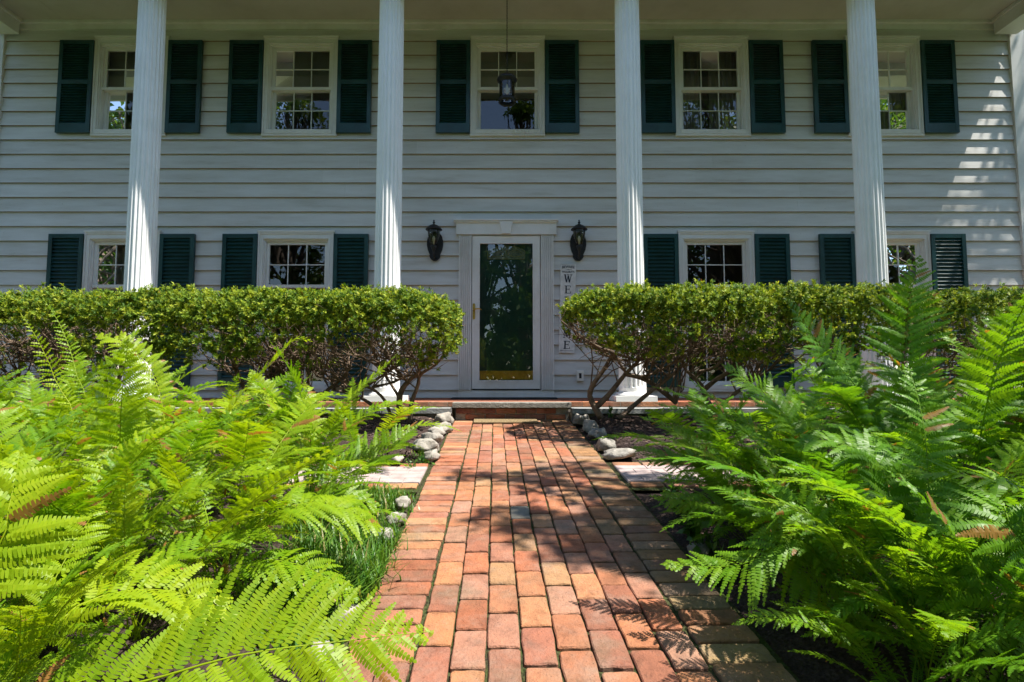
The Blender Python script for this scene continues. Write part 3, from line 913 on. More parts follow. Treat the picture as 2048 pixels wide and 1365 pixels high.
# ------------------------------------------------------------------ lanterns, sign, mats, bell
def wall_lantern(px, label):
    c = at(px, 480, YW-0.17); wall = Vector((at(px, 480, YW).x + (0.05 if px < 1000 else -0.05)*0, YW-0.027, 0))
    cx, cy = c.x, YW-0.17
    zt, zb = PZ(440, cy), PZ(518, cy)
    H = zt - zb
    root = thing('wall_lantern', label, 'lantern', (cx, YW-0.03, zb), 'wall lanterns beside the front door')
    og = root.location
    B = lambda m, n, mt, sm=True: m.build(n, mt, root, og, sm)
    z = lambda t: zb + H*t
    B(MB().lathe([(0.004,z(1.0)),(0.012,z(.985)),(0.006,z(.96)),(0.017,z(.94)),(0.019,z(.925)),(0.008,z(.905)),(0.020,z(.885)),(0.010,z(.87))], (cx,cy,0), 14), 'finial', 'black')
    B(MB().lathe([(0.018,z(.875)),(0.045,z(.86)),(0.075,z(.82)),(0.105,z(.765)),(0.110,z(.745)),(0.106,z(.735)),(0.085,z(.74))], (cx,cy,0), 24), 'roof', 'black')
    g = MB(); prof = [(0.078,z(.735)),(0.082,z(.68)),(0.072,z(.55)),(0.050,z(.42)),(0.030,z(.34))]
    k = 16
    vs = [(cx+r_*math.cos(2*math.pi*j/k), cy+r_*math.sin(2*math.pi*j/k), zz) for r_, zz in prof for j in range(k)]
    g.add(vs, [(i*k+j, i*k+(j+1)%k, (i+1)*k+(j+1)%k, (i+1)*k+j) for i in range(len(prof)-1) for j in range(k)])
    B(g, 'glass', 'lglass')
    m = MB()
    for j in range(4):
        a = math.pi/4 + j*math.pi/2
        m.tube([(cx+(r_+.003)*math.cos(a), cy+(r_+.003)*math.sin(a), zz) for r_, zz in prof], 0.0045, 5)
    B(m, 'frame', 'black')
    B(MB().lathe([(0.036,z(.345)),(0.042,z(.33)),(0.030,z(.27)),(0.018,z(.20)),(0.010,z(.17)),(0.014,z(.15)),(0.004,z(.13))], (cx,cy,0), 16), 'cup', 'black')
    B(MB().lathe([(0.012,z(.35)),(0.012,z(.45)),(0.017,z(.47)),(0.019,z(.53)),(0.006,z(.58))], (cx,cy,0), 10), 'bulb', 'plastic')
    # shield-shaped back plate
    pl = [(w_, z(0.78*t)) for t, w_ in ((0,.022),(.03,.042),(.09,.064),(.15,.074),(.20,.068),(.24,.076),(.36,.096),(.52,.108),(.68,.106),(.82,.090),(.93,.06),(1,.03))]
    poly = [(cx+w, zz) for w, zz in pl] + [(cx-w, zz) for w, zz in reversed(pl)]
    B(MB().prism_xz(poly, YW-0.052, YW-0.028), 'back_plate', 'black', False)
    B(MB().tube([(cx, YW-0.05, z(.10)), (cx, YW-0.09, z(.06)), (cx, YW-0.14, z(.09)), (cx, cy, z(.17))], [0.02,0.016,0.013,0.011], 8), 'arm', 'black')
wall_lantern(867.5, 'black carriage lantern on the wall on the handle side of the front door')
wall_lantern(1158.5, 'black carriage lantern on the wall above the welcome sign')

def pendant():
    cy = 6.72; p = at(1014, 180, cy); cx = p.x
    zt, zb = PZ(152, cy), PZ(208, cy); H = zt-zb
    root = thing('pendant_lantern', 'black pendant lantern with glass cylinder hanging on a chain from the porch ceiling', 'lantern', (cx, cy, CEIL))
    og = root.location
    z = lambda t: zb + H*t
    B = lambda m, n, mt, sm=True: m.build(n, mt, root, og, sm)
    B(MB().lathe([(0.012,z(1.04)),(0.04,z(1.0)),(0.105,z(.95)),(0.125,z(.87)),(0.125,z(.82)),(0.105,z(.79)),(0.098,z(.72)),(0.09,z(.70))], (cx,cy,0), 28), 'cap', 'black')
    k = 28; prof = [(0.097,z(.74)),(0.097,z(.16))]
    g = MB().add([(cx+r_*math.cos(2*math.pi*j/k), cy+r_*math.sin(2*math.pi*j/k), zz) for r_, zz in prof for j in range(k)], [(j, (j+1)%k, k+(j+1)%k, k+j) for j in range(k)])
    B(g, 'glass', 'lglass')
    m = MB(); 
    for r0, za, zb_ in ((0.103, .18, .03),):
        pr = [(r0, z(za)), (r0+0.006, z(.12)), (r0, z(zb_)), (r0-0.014, z(zb_)), (r0-0.014, z(za))]
        m.add([(cx+r_*math.cos(2*math.pi*j/k), cy+r_*math.sin(2*math.pi*j/k), zz) for r_, zz in pr for j in range(k)], [(i*k+j, i*k+(j+1)%k, ((i+1)%5)*k+(j+1)%k, ((i+1)%5)*k+j) for i in range(5) for j in range(k)])
    B(m, 'ring', 'black')
    m = MB()
    for j in range(4):
        a = 0.5 + j*math.pi/2
        m.tube([(cx+0.100*math.cos(a), cy+0.100*math.sin(a), z(.8)), (cx+0.100*math.cos(a), cy+0.100*math.sin(a), z(.15))], 0.005, 6)
    B(m, 'frame', 'black')
    B(MB().lathe([(0.012,z(.75)),(0.014,z(.62)),(0.022,z(.5)),(0.020,z(.38)),(0.006,z(.33))], (cx,cy,0), 12), 'bulb', 'plastic')
    B(MB().lathe([(0.06,-0.003),(0.06,-0.02),(0.03,-0.04),(0.008,-0.05)], (cx,cy,CEIL), 20), 'canopy', 'black')
    # chain links
    lm = MB(); n = 14
    lm.tube([(0.0075*math.cos(a), 0, 0.019*math.sin(a)) for a in np.linspace(0, 2*math.pi, n)], 0.0026, 5, False)
    o = lm.build('chain_link', 'black'); me = o.data; bpy.data.objects.remove(o)
    zz = z(1.06); i = 0
    while zz < CEIL-0.04:
        q = link('chain_link', me, root, Vector((cx, cy, zz)) - og); q.rotation_euler = (0, 0, R(90*(i % 2) + 35)); zz += 0.031; i += 1
pendant()

# welcome sign
def sign():
    yb = YW-0.030; tilt_ = R(1.5)
    c0 = at(1135, 617, YW-0.045)
    root = thing('welcome_sign', 'tall narrow weathered white board sign with dark welcome letters and a paw print', 'sign', (c0.x, yb, c0.z))
    root.rotation_euler = (0, tilt_, 0)
    W, H = 0.205, 1.185
    def B(m, n, mt): return m.build(n, mt, root, (0,0,0))
    B(MB().box(-W/2, W/2, -0.020, -0.001, -H/2, H/2), 'board', 'signwood')
    y0, y1 = -0.0225, -0.0202
    def stroke(m, a, b, w):
        a = Vector((a[0], 0, a[1])); b = Vector((b[0], 0, b[1])); d = (b-a).normalized(); n = Vector((-d.z, 0, d.x))*w/2
        m.prism_xz([((a+n).x,(a+n).z), ((b+n).x,(b+n).z), ((b-n).x,(b-n).z), ((a-n).x,(a-n).z)], y0, y1)
    S, T = 0.018, 0.007
    def letter(ch, zc, h=0.105, w=0.10):
        m = MB(); a, b = zc-h/2, zc+h/2; l, r_ = -w/2, w/2
        if ch == 'W':
            for p, q, ww in (((l+.008,b),(-w*.2,a),S),((-w*.2,a),(0,b-.012),T+.002),((0,b-.012),(w*.2,a),S),((w*.2,a),(r_-.008,b),T+.002)): stroke(m, p, q, ww)
            for x_ in (l+.008, 0, r_-.008): stroke(m, (x_-.016,b), (x_+.016,b), T)
        if ch == 'M':
            for p, q, ww in (((l+.012,a),(l+.012,b),T+.002),((l+.012,b),(0,a+.01),S),((0,a+.01),(r_-.012,b),T+.002),((r_-.012,a),(r_-.012,b),S)): stroke(m, p, q, ww)
            for x_ in (l+.012, r_-.012): stroke(m, (x_-.016,a), (x_+.016,a), T)
            stroke(m, (l-.002,b), (l+.02,b), T); stroke(m, (r_-.02,b), (r_+.002,b), T)
        if ch in 'EL':
            x_ = l+.026; stroke(m, (x_,a), (x_,b), S); stroke(m, (x_-.02,a+.0035), (r_-.01,a+.0035), T); stroke(m, (r_-.0135,a), (r_-.0135,a+.028), T)
            if ch == 'E':
                stroke(m, (x_-.02,b-.0035), (r_-.014,b-.0035), T); stroke(m, (r_-.0175,b), (r_-.0175,b-.024), T); stroke(m, (x_,zc+.004), (r_-.03,zc+.004), T); stroke(m, (r_-.033,zc+.018), (r_-.033,zc-.010), T)
            else: stroke(m, (x_-.02,b-.0035), (x_+.02,b-.0035), T)
        if ch == 'C':
            pts = [(0.046*math.cos(t), zc+0.052*math.sin(t)) for t in np.linspace(R(48), R(312), 18)]
            for p, q in zip(pts[:-1], pts[1:]): stroke(m, p, q, 0.015)
            stroke(m, (pts[0][0], pts[0][1]+.012), (pts[0][0], pts[0][1]-.018), T)
        B(m, 'letter', 'ink')
    top = H/2
    yy = top-0.195
    for ch in 'WELC': letter(ch, yy); yy -= 0.1475
    m = MB()
    def ell(cx_, cz_, rx_, rz_): m.prism_xz([(cx_+rx_*math.cos(t), cz_+rz_*math.sin(t)) for t in np.linspace(0, 2*math.pi, 16, endpoint=False)], y0, y1)
    ell(0, yy-.018, .032, .026)
    for x_, z_ in ((-.042,.008),(-.017,.032),(.017,.032),(.042,.008)): ell(x_, yy+z_, .0115, .017)
    B(m, 'paw_print', 'ink'); yy -= 0.1475
    for ch in 'ME': letter(ch, yy); yy -= 0.1475
    m = MB(); stroke(m, (-W/2+.015, -H/2+.028), (W/2-.015, -H/2+.028), .004); stroke(m, (-W/2+.015, top-.012), (W/2-.015, top-.012), .002)
    stroke(m, (-.05, top-.066), (-.012, top-.074), .003); stroke(m, (.05, top-.066), (.012, top-.074), .003); stroke(m, (-.014, top-.074), (.014, top-.074), .006)
    B(m, 'rule', 'ink')
    for txt, z_, size, width in (('BEWARE', top-.052, .046, .165), ('WIGGLEBUTTS', top-.118, .040, .165)):
        cu = bpy.data.curves.new('lettering', 'FONT'); cu.body = txt; cu.size = size; cu.align_x = 'CENTER'; cu.extrude = 0.0006; cu.offset = 0.0008
        t_ = bpy.data.objects.new('lettering', cu); COL.objects.link(t_)
        dg = bpy.context.evaluated_depsgraph_get()
        me = bpy.data.meshes.new_from_object(t_.evaluated_get(dg)); bpy.data.objects.remove(t_)
        co = np.empty(len(me.vertices)*3); me.vertices.foreach_get('co', co); co = co.reshape(-1, 3)
        co[:, 0] *= width / max(1e-6, co[:, 0].max()-co[:, 0].min())
        out = np.stack([co[:, 0], -0.0213 - co[:, 2], co[:, 1] + z_ - 0.0], 1)
        if txt == 'BEWARE': out[:, 2] -= (out[:, 0]**2)*1.3
        me.vertices.foreach_set('co', out.ravel()); me.update(); me.materials.clear(); me.materials.append(M['ink'])
        link('lettering', me, root)
sign()

bb = at(1160, 752, YW-0.03)
root = thing('bell_box', 'small white plastic outlet box with dark slot low on the clapboards', 'box', (bb.x, YW-0.028, bb.z))
m = MB(); m.box(-0.046, 0.046, -0.028, 0.004, -0.072, 0.072).box(-0.038, 0.038, -0.036, -0.0285, -0.064, 0.064); m.build('cover', 'plastic', root)
MB().box(-0.016, 0.016, -0.040, -0.0365, -0.034, 0.034).build('slot', 'rubber', root)

mp_ = path_pt(-0.07, 0.115, 0.006)
def coir_mat():
    m = MB(); w, d = 0.66, 0.26
    m.box(-w/2, w/2, -d/2, d/2, 0, 0.010)
    for k in range(44):
        x_ = -w/2 + 0.008 + k*(w-0.016)/43; m.box(x_-0.004, x_+0.004, -d/2+0.004, d/2-0.004, 0.0102, 0.014)
    o = m.build('door_mat', 'mat'); o.location = mp_ + Vector((0, 0, 0.0)); o.rotation_euler = (tilt, 0, ang+R(1)); return o
tag(coir_mat(), 'tan ribbed coir mat on the brick path in front of the step', 'mat')
m = MB(); wv = [(x_, 0.010 + 0.012*abs(noise.noise(Vector((x_*4, 2.1, 0))))) for x_ in np.linspace(-0.66, 0.66, 60)]
vs_ = []; 
for x_, h_ in wv:
    for dy, hh in ((0, h_), (0.22, 0.012+h_*0.4), (0.44, 0.010)): vs_.append((x_, dy, hh))
q_ = [(3*i+j, 3*i+3+j, 3*i+4+j, 3*i+1+j) for i in range(59) for j in range(2)]
m.add(vs_, q_)
m.add([(x_, 0.0005, 0.0) for x_, h_ in wv] + [(x_, 0.0, h_) for x_, h_ in wv], [(i, i+1, 60+i+1, 60+i) for i in range(59)])
o = m.build('rubber_mat', 'rubber'); o.location = (door_c-0.02, YW-0.50, PF+0.001)
tag(o, 'thin wavy black rubber mat on the porch floor below the door sill', 'mat')

# ------------------------------------------------------------------ stones
def stone(p, sx, sy, sz, seed, label, group, mat='boulder'):
    me = bpy.data.meshes.new('stone'); bm = bmesh.new()
    bmesh.ops.create_icosphere(bm, subdivisions=3, radius=1)
    of = Vector((seed*3.1, seed*1.7, 0))
    for v in bm.verts:
        n = v.co.normalized()
        k = 0.9 + 0.34*noise.noise(n*1.3+of) + 0.13*noise.noise(n*3+of) + 0.06*noise.noise(n*7+of)
        c_ = noise.cell(n*1.9+of); k *= 0.93 + 0.10*c_
        v.co = Vector((n.x*sx*k*0.9, n.y*sy*k*0.9, max(-0.5, min(0.78, n.z))*sz*k*1.1))
    bm.to_mesh(me); bm.free(); me.materials.append(M[mat]); me.shade_smooth()
    o = link('edging_stone', me, None, p); o.rotation_euler = (random.uniform(-.2,.2), random.uniform(-.2,.2), random.uniform(0, 3))
    return tag(o, label, 'stone', group)
LEFT_ST = [(888,836,.13,.11,.085),(884,852,.12,.10,.07),(874,861,.11,.09,.06),(862,875,.13,.10,.07),(852,890,.13,.10,.07),(862,907,.10,.08,.05),(790,915,.10,.07,.04)]
for i, (px, py, a, b, c) in enumerate(LEFT_ST):
    g = ground_hit(px, py+6, 0.03); stone(g + Vector((0,0,c*0.08)), a, b, c, i+1, 'pale round edging stone in the sunny row between path and door-handle side hedge', 'edging stones along the sunny side of the path')
for i, (px, py, a, b, c) in enumerate([(806,1000,.06,.05,.04),(792,1030,.07,.05,.035),(770,1062,.065,.05,.035),(690,1225,.06,.05,.04),(640,1300,.06,.05,.04)]):
    g = ground_hit(px, py+6, 0.03); stone(g + Vector((0,0,-c*0.1)), a, b, c, i+21, 'whitish edging stone half hidden in grass beside the bright ferns', 'edging stones in the grass')
for i, (px, py, a, b, c) in enumerate([(1162,838,.12,.10,.085),(1180,850,.10,.10,.085),(1196,862,.12,.09,.055),(1212,886,.10,.09,.07),(1240,905,.17,.11,.055)]):
    g = ground_hit(px, py+6, 0.03); stone(g + Vector((0,0,c*0.08)), a, b, c, i+11, 'grey round edging stone in the row on the welcome sign side of the path', 'edging stones on the sign side of the path')
for i, (px, py, a, b, c) in enumerate([(1400,1100,.06,.05,.05)]):
    g = ground_hit(px, py+6, 0.03); stone(g + Vector((0,0,-c*0.1)), a, b, c, i+31, 'dark stone at the path edge under the deep green ferns', None, 'fieldstone')

# ------------------------------------------------------------------ ferns
def unit(v): return v / np.maximum(1e-9, np.linalg.norm(v, axis=-1, keepdims=True))

def resample(ctrl, n):
    """smooth curve through control points (Catmull-Rom), evenly spaced"""
    P = [np.array(c, float) for c in ctrl]
    P = [2*P[0]-P[1]] + P + [2*P[-1]-P[-2]]
    out = []
    for i in range(1, len(P)-2):
        p0, p1, p2, p3 = P[i-1:i+3]
        for t in np.linspace(0, 1, 24, endpoint=False):
            out.append(0.5*((2*p1)+(-p0+p2)*t+(2*p0-5*p1+4*p2-p3)*t*t+(-p0+3*p1-3*p2+p3)*t**3))
    out.append(P[-2])
    out = np.array(out)
    d = np.concatenate([[0], np.cumsum(np.linalg.norm(np.diff(out, axis=0), axis=1))])
    s = np.linspace(0, d[-1], n)
    return np.stack([np.interp(s, d, out[:, k]) for k in range(3)], 1), d[-1]

def frond_mesh(ctrl, nhint, lmax, seed, mat='fern', t0=0.22, pairs=34, droop=0.22, fold=0.25, lob=0.0075, fwd=0.35):
    r = np.random.default_rng(seed)
    n = 80
    C, length = resample(ctrl, n)
    T = unit(np.gradient(C, axis=0))
    nh = np.array(nhint, float)
    if nh.ndim == 1: nh = np.repeat(nh[None], n, 0)
    Nn = unit(nh - (nh*T).sum(1, keepdims=True)*T)
    S = np.cross(T, Nn)
    V = []; Q = []; A = []; nv = 0
    # rachis: four-sided tapering tube
    k = 4
    rad = np.linspace(0.0042, 0.0009, n)*(0.6+0.4*min(1.3, length))
    ring = []
    for j in range(k):
        a = 2*math.pi*j/k + 0.785
        ring.append(C + (S*math.cos(a)+Nn*math.sin(a))*rad[:, None] - Nn*0.001)
    ring = np.stack(ring, 1)
    step = 4
    idx = list(range(0, n, step)) + ([n-1] if (n-1) % step else [])
    V.append(ring[idx].reshape(-1, 3)); A.append(np.full(len(idx)*k, 0.40))
    for i in range(len(idx)-1):
        for j in range(k): Q.append((i*k+j, i*k+(j+1) % k, (i+1)*k+(j+1) % k, (i+1)*k+j))
    nv = len(idx)*k
    Q = [np.array(Q)]
    down = np.array([0, 0, -1.0])
    for i in range(pairs):
        s = ((i+0.5)/pairs)**0.93
        f = (s/0.5)**0.75 if s < 0.5 else 1-((s-0.5)/0.5)**1.7
        f = max(0.05, f)
        t = t0 + (1-t0)*s
        for side in (-1, 1):
            fi = min(n-1.001, (t + r.uniform(-.004, .004) + side*0.004)*(n-1)); a = int(fi); w = fi-a
            p = C[a]*(1-w)+C[a+1]*w; tt = T[a]; nn = Nn[a]; ss = S[a]*side
            L = lmax*f*r.uniform(0.86, 1.08)
            if r.random() < 0.03: L *= r.uniform(0.2, 0.6)
            if r.random() < 0.015: continue
            dead = r.random() < 0.012; browned = r.random() < 0.04; pt = r.uniform(0, 0.22)
            fw = fwd + 0.35*s + r.uniform(-.07, .07)
            d0 = unit(ss*math.cos(fw)+tt*math.sin(fw)+nn*(fold+r.uniform(-.10, .10)))
            m = max(4, int(L/lob))
            u = np.linspace(0.03, 1, m+1)[:, None]
            curl = r.uniform(0.02, 0.16)
            q = p + d0*L*u + tt*L*curl*u**2 + down*L*(droop+r.uniform(-.16, .24))*u**2
            dd = unit(np.gradient(q, axis=0))
            tw = r.uniform(-.55, .55)
            e = unit(np.cross(nn, dd)); nn2 = np.cross(dd, e)
            e = unit(e*math.cos(tw)+nn2*math.sin(tw))
            wdt = (0.0150*min(1.2, lmax/0.13)*(0.55+0.45*f))*np.minimum(1, (1-u)**0.65*1.15+0.06)*np.minimum(1, 0.5+u*4)
            for g in (-1, 1):
                ww = wdt[:-1]*r.uniform(0.85, 1.12, (m, 1))
                ds = (q[1:]-q[:-1])
                lift = np.cross(dd[:-1], e[:-1])*ww*r.uniform(-.05, .30, (m, 1))
                A0 = q[:-1]; B0 = q[:-1]+e[:-1]*g*ww*0.92+dd[:-1]*ww*0.28 - lift
                C0 = q[:-1]+ds*0.52+e[:-1]*g*ww+dd[:-1]*ww*0.34 - lift; D0 = q[:-1]+ds*1.0
                blk = np.stack([A0, B0, C0, D0], 1).reshape(-1, 3)
                V.append(blk)
                tone = np.clip(pt+r.uniform(-.04, .10, m)+0.12*s, 0, 0.45)
                if dead: tone = tone*0 + 1.5
                elif browned: tone = np.where(np.arange(m) > m*0.7, 1.5, tone)
                A.append(np.repeat(tone, 4))
                Q.append(np.arange(nv, nv+4*m).reshape(-1, 4)); nv += 4*m
    return np_mesh('frond', np.concatenate(V), np.concatenate(Q), mat, np.concatenate(A))

def std_curve(lean, bend, L, side):
    """rises from the crown and arches outwards along +x"""
    el = R(lean); pts = [np.zeros(3)]
    nseg = 9
    for i in range(nseg):
        e = el - R(bend)*(i/nseg)**1.3
        d = np.array([math.cos(e), side*0.12*(i/nseg), math.sin(e)])
        pts.append(pts[-1]+d*L/nseg)
    return pts
def std_frond(seed, lean, bend, L, lmax, mat, side=0.0):
    c = std_curve(lean, bend, L, side)
    # blade faces the inside of the vase and up
    return frond_mesh(c, (-0.75, 0.0, 0.8), lmax, seed, mat, pairs=30+seed % 6, t0=0.20+0.02*(seed % 4))
FR = {}
specs = [(76,70,1.00,.125,.5), (70,62,1.05,.130,-.8), (80,85,0.95,.115,.9), (62,52,0.90,.120,-.3), (72,105,1.05,.130,.3), (84,55,1.10,.125,-.6), (56,60,0.85,.105,.7), (66,90,0.98,.120,-.9), (48,70,0.8,.10,.4), (74,120,1.0,.115,-.5), (60,40,1.0,.125,1.2), (86,75,0.9,.11,-1.3)]
for mt in ('fern', 'fern_shaded'):
    FR[mt] = [std_frond(i+(50 if mt == 'fern_shaded' else 0), a, b, L, w, mt, sd) for i, (a, b, L, w, sd) in enumerate(specs)]
FR['fern_dry'] = [std_frond(90+i, 66, 80, 0.9, .11, 'fern_dry') for i in range(2)]

def fern(x, y, n, scale, mat, label, group, az=None, spread=360, dry=0):
    root = thing('fern', label, 'fern', (x, y, bed_z(x, y)-0.01), group)
    a0 = random.uniform(0, 360) if az is None else az - spread/2
    for i in range(n):
        a = a0 + spread*(i+random.uniform(-.3, .3))/n
        src = 'fern_dry' if i < dry else mat
        o = link('frond', random.choice(FR[src]), root, (random.uniform(-.03,.03), random.uniform(-.03,.03), 0))
        s = scale*random.uniform(0.6, 1.14)
        o.scale = (s*random.uniform(.9, 1.15), s*random.choice((-1, 1)), s*random.uniform(.85, 1.12))
        o.rotation_euler = (R(random.uniform(-16, 16)), R(random.uniform(-15, 12)), R(a))
    for i in range(5 if n > 4 else 2):      # short young fronds low in the clump
        o = link('frond', random.choice(FR[mat][6:9]), root, (random.uniform(-.06,.06), random.uniform(-.06,.06), 0))
        s = scale*random.uniform(0.45, 0.66)
        o.scale = (s*1.1, s*random.choice((-1, 1))*1.2, s)
        o.rotation_euler = (R(random.uniform(-14, 14)), R(random.uniform(0, 22)), R(random.uniform(0, 360)))
    return root

def hero(ctrl, base, nhint, lmax, seed, root, mat='fern', t0=0.3, **kw):
    """a frond traced to its place: base on the ground, then pixel + distance"""
    pts = [np.array(base, float)] + [np.array(at(px, py, Y)) for px, py, Y in ctrl]
    og = np.array(root.location)
    me = frond_mesh([p-og for p in pts], nhint, lmax, seed, mat, t0=t0, **kw)
    return link('frond', me, root)
LF = 'fern coloured a sunlit yellow-green in the bed in front of the handle side hedge'
LFG = 'ferns in the sunlit bed'
RF = 'tall fern coloured a shaded deep green in the bed on the welcome sign side of the path'
RFG = 'ferns in the half shaded bed'

# sunlit bed (x < 0): rows from the back to the front
spotsL = []
for y, x0, x1, dx, sc in ((4.15, -1.15, -4.6, 0.52, 0.70), (3.55, -1.75, -4.2, 0.55, 0.80), (3.0, -1.05, -3.9, 0.50, 0.86), (2.5, -0.98, -3.3, 0.48, 0.86), (2.02, -0.98, -2.9, 0.46, 0.86), (1.6, -0.98, -2.3, 0.42, 0.76), (1.22, -0.92, -1.9, 0.40, 0.66), (1.42, -1.2, -2.2, 0.36, 0.7), (1.8, -1.2, -2.8, 0.5, 0.8)):
    x = x0
    while x > x1:
        spotsL.append((x + random.uniform(-.1, .1), y + random.uniform(-.12, .12), sc*random.uniform(.9, 1.08))); x -= dx
for i, (x, y, s) in enumerate(spotsL):
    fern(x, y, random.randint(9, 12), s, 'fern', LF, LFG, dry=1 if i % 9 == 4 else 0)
spotsR = []
for y, x0, x1, dx, sc in ((4.35, 2.15, 4.8, 0.55, 0.80), (3.75, 1.85, 4.4, 0.55, 0.95), (3.15, 1.2, 3.9, 0.52, 1.0), (2.6, 1.25, 3.3, 0.50, 1.08), (2.1, 1.22, 2.9, 0.48, 1.05), (1.65, 1.20, 2.4, 0.46, 0.92), (1.25, 1.12, 1.9, 0.42, 0.70), (1.42, 1.02, 1.7, 0.40, 0.55), (1.85, 1.05, 1.2, 0.4, 0.62), (1.58, 1.02, 1.1, 0.4, 0.56), (1.72, 1.30, 1.4, 0.4, 0.7), (2.15, 1.04, 1.1, 0.4, 0.62), (2.45, 1.05, 1.1, 0.4, 0.62)):
    x = x0
    while x < x1:
        spotsR.append((x + random.uniform(-.1, .1), y + random.uniform(-.12, .12), sc*random.uniform(.9, 1.08))); x += dx
for i, (x, y, s) in enumerate(spotsR):
    fern(x, y, random.randint(9, 12), s, 'fern_shaded', RF, RFG, dry=1 if i % 13 == 6 else 0)

for x, y, s in ((1.02, 1.42, .56), (0.99, 1.70, .60), (0.98, 1.98, .62), (0.97, 2.30, .62), (1.0, 2.62, .66)):
    fern(x, y, 6, s, 'fern_shaded', 'low fern at the edge of the deep green bed, spilling over the brick border', 'ferns spilling over the brick border', 185, 170)
# ferns whose fronds stand out in the photograph
def hero_fern(x, y, label, group, mat, fronds, extra=3, az=0, sc=0.8):
    root = fern(x, y, extra, sc, mat, label, group, az, 160)
    for i, (ctrl, nh, lmax, t0, kw) in enumerate(fronds):
        hero(ctrl, root.location, nh, lmax, int(abs(x*100))+i*7+int(y*10), root, mat, t0, **kw)
    return root
hero_fern(-1.25, 0.95, 'low fern arching one long frond over the path edge, closest to the path start', None, 'fern',
    [([(-60,1420,1.05),(250,1372,1.12),(480,1310,1.18),(690,1282,1.26),(862,1263,1.36)], (0,-0.75,0.65), 0.205, 0.25, dict(droop=0.05, fold=0.15, pairs=36)),
     ([(60,1290,1.15),(180,1200,1.25),(330,1180,1.35),(480,1230,1.42)], (0.1,-0.5,0.85), 0.14, 0.3, {}),
     ([(-40,1150,1.1),(20,1000,1.15),(40,900,1.22)], (0.6,-0.7,0.3), 0.15, 0.3, {})], 2, 60, 0.6)
hero_fern(-1.75, 2.75, 'fern with a slim frond pointing at the rounded end of the hedge', None, 'fern',
    [([(400,930,2.95),(470,805,3.05),(545,725,3.12),(590,680,3.18),(625,684,3.24)], (-0.7,-0.35,0.6), 0.150, 0.28, {}),
     ([(330,880,2.9),(310,760,3.0),(255,690,3.05),(190,668,3.1)], (0.4,-0.6,0.6), 0.14, 0.3, {})])
hero_fern(-1.32, 3.2, 'fern with one frond rising in front of the fluted column base', None, 'fern',
    [([(590,935,3.3),(650,850,3.4),(715,785,3.48),(765,738,3.52),(795,706,3.56)], (-0.7,-0.4,0.6), 0.135, 0.22, {}),
     ([(560,900,3.2),(535,800,3.3),(500,740,3.35)], (0.3,-0.6,0.7), 0.13, 0.3, {})])
hero_fern(-1.22, 2.45, 'fern spreading wide upright leaflets across the pink paver on the sunlit side', None, 'fern',
    [([(520,1050,2.5),(620,985,2.6),(720,935,2.72),(790,885,2.82),(836,852,2.9)], (-0.3,-0.75,0.6), 0.18, 0.2, dict(droop=0.02, fold=0.3)),
     ([(560,1060,2.45),(660,1000,2.45),(760,1010,2.5)], (0.1,-0.5,0.8), 0.13, 0.3, {})])
hero_fern(-1.12, 1.75, 'fern arching its fronds over the grass tuft by the path', None, 'fern',
    [([(420,1120,1.8),(560,1020,1.9),(660,1010,2.0),(770,1060,2.05)], (0.2,-0.3,0.9), 0.15, 0.25, dict(droop=0.4)),
     ([(380,1230,1.7),(480,1130,1.75),(600,1130,1.8),(720,1200,1.82)], (0.2,-0.3,0.9), 0.13, 0.25, dict(droop=0.4))])
hero_fern(-2.2, 2.1, 'tall fern with two bare curling tips above the hedge foot', None, 'fern',
    [([(150,860,2.2),(150,740,2.25),(120,650,2.3),(85,596,2.3)], (0.5,-0.7,0.3), 0.05, 0.45, {}),
     ([(130,880,2.15),(110,760,2.2),(75,680,2.2),(40,625,2.2)], (0.5,-0.7,0.3), 0.05, 0.45, {}),
     ([(180,850,2.2),(220,740,2.3),(270,670,2.35),(320,640,2.4)], (-0.5,-0.6,0.5), 0.14, 0.25, {})])
D = 'fern_shaded'
hero_fern(2.05, 2.35, 'tallest fern, its frond standing straight up before the far column', None, D,
    [([(1840,960,2.45),(1815,800,2.5),(1815,640,2.55),(1838,512,2.6)], (-0.5,-0.8,0.1), 0.20, 0.3, {}),
     ([(1800,900,2.5),(1710,770,2.6),(1640,690,2.65),(1575,600,2.7)], (0.2,-0.8,0.4), 0.19, 0.3, {}),
     ([(1960,900,2.3),(1985,740,2.35),(2030,600,2.4)], (-0.5,-0.8,0.1), 0.19, 0.3, {})], 2, 90, 0.95)
hero_fern(1.45, 2.15, 'fern leaning a broad frond over the path towards the sign side shrub', None, D,
    [([(1690,1040,2.2),(1604,880,2.3),(1533,790,2.38),(1443,728,2.45)], (0.3,-0.6,0.65), 0.19, 0.25, {}),
     ([(1660,1010,2.5),(1520,870,2.65),(1427,835,2.75),(1309,806,2.85)], (0.1,-0.45,0.9), 0.13, 0.3, dict(droop=0.3))], 2, 180, 0.9)
hero_fern(1.28, 2.35, 'fern reaching low fronds out to the paver slab on the sign side', None, D,
    [([(1560,1040,2.4),(1440,945,2.5),(1345,918,2.58),(1262,894,2.65)], (0.1,-0.45,0.9), 0.13, 0.3, dict(droop=0.3)),
     ([(1640,1120,2.1),(1530,1030,2.15),(1420,1008,2.2),(1300,992,2.25)], (0.1,-0.45,0.9), 0.14, 0.3, dict(droop=0.3))], 2, 180, 0.8)
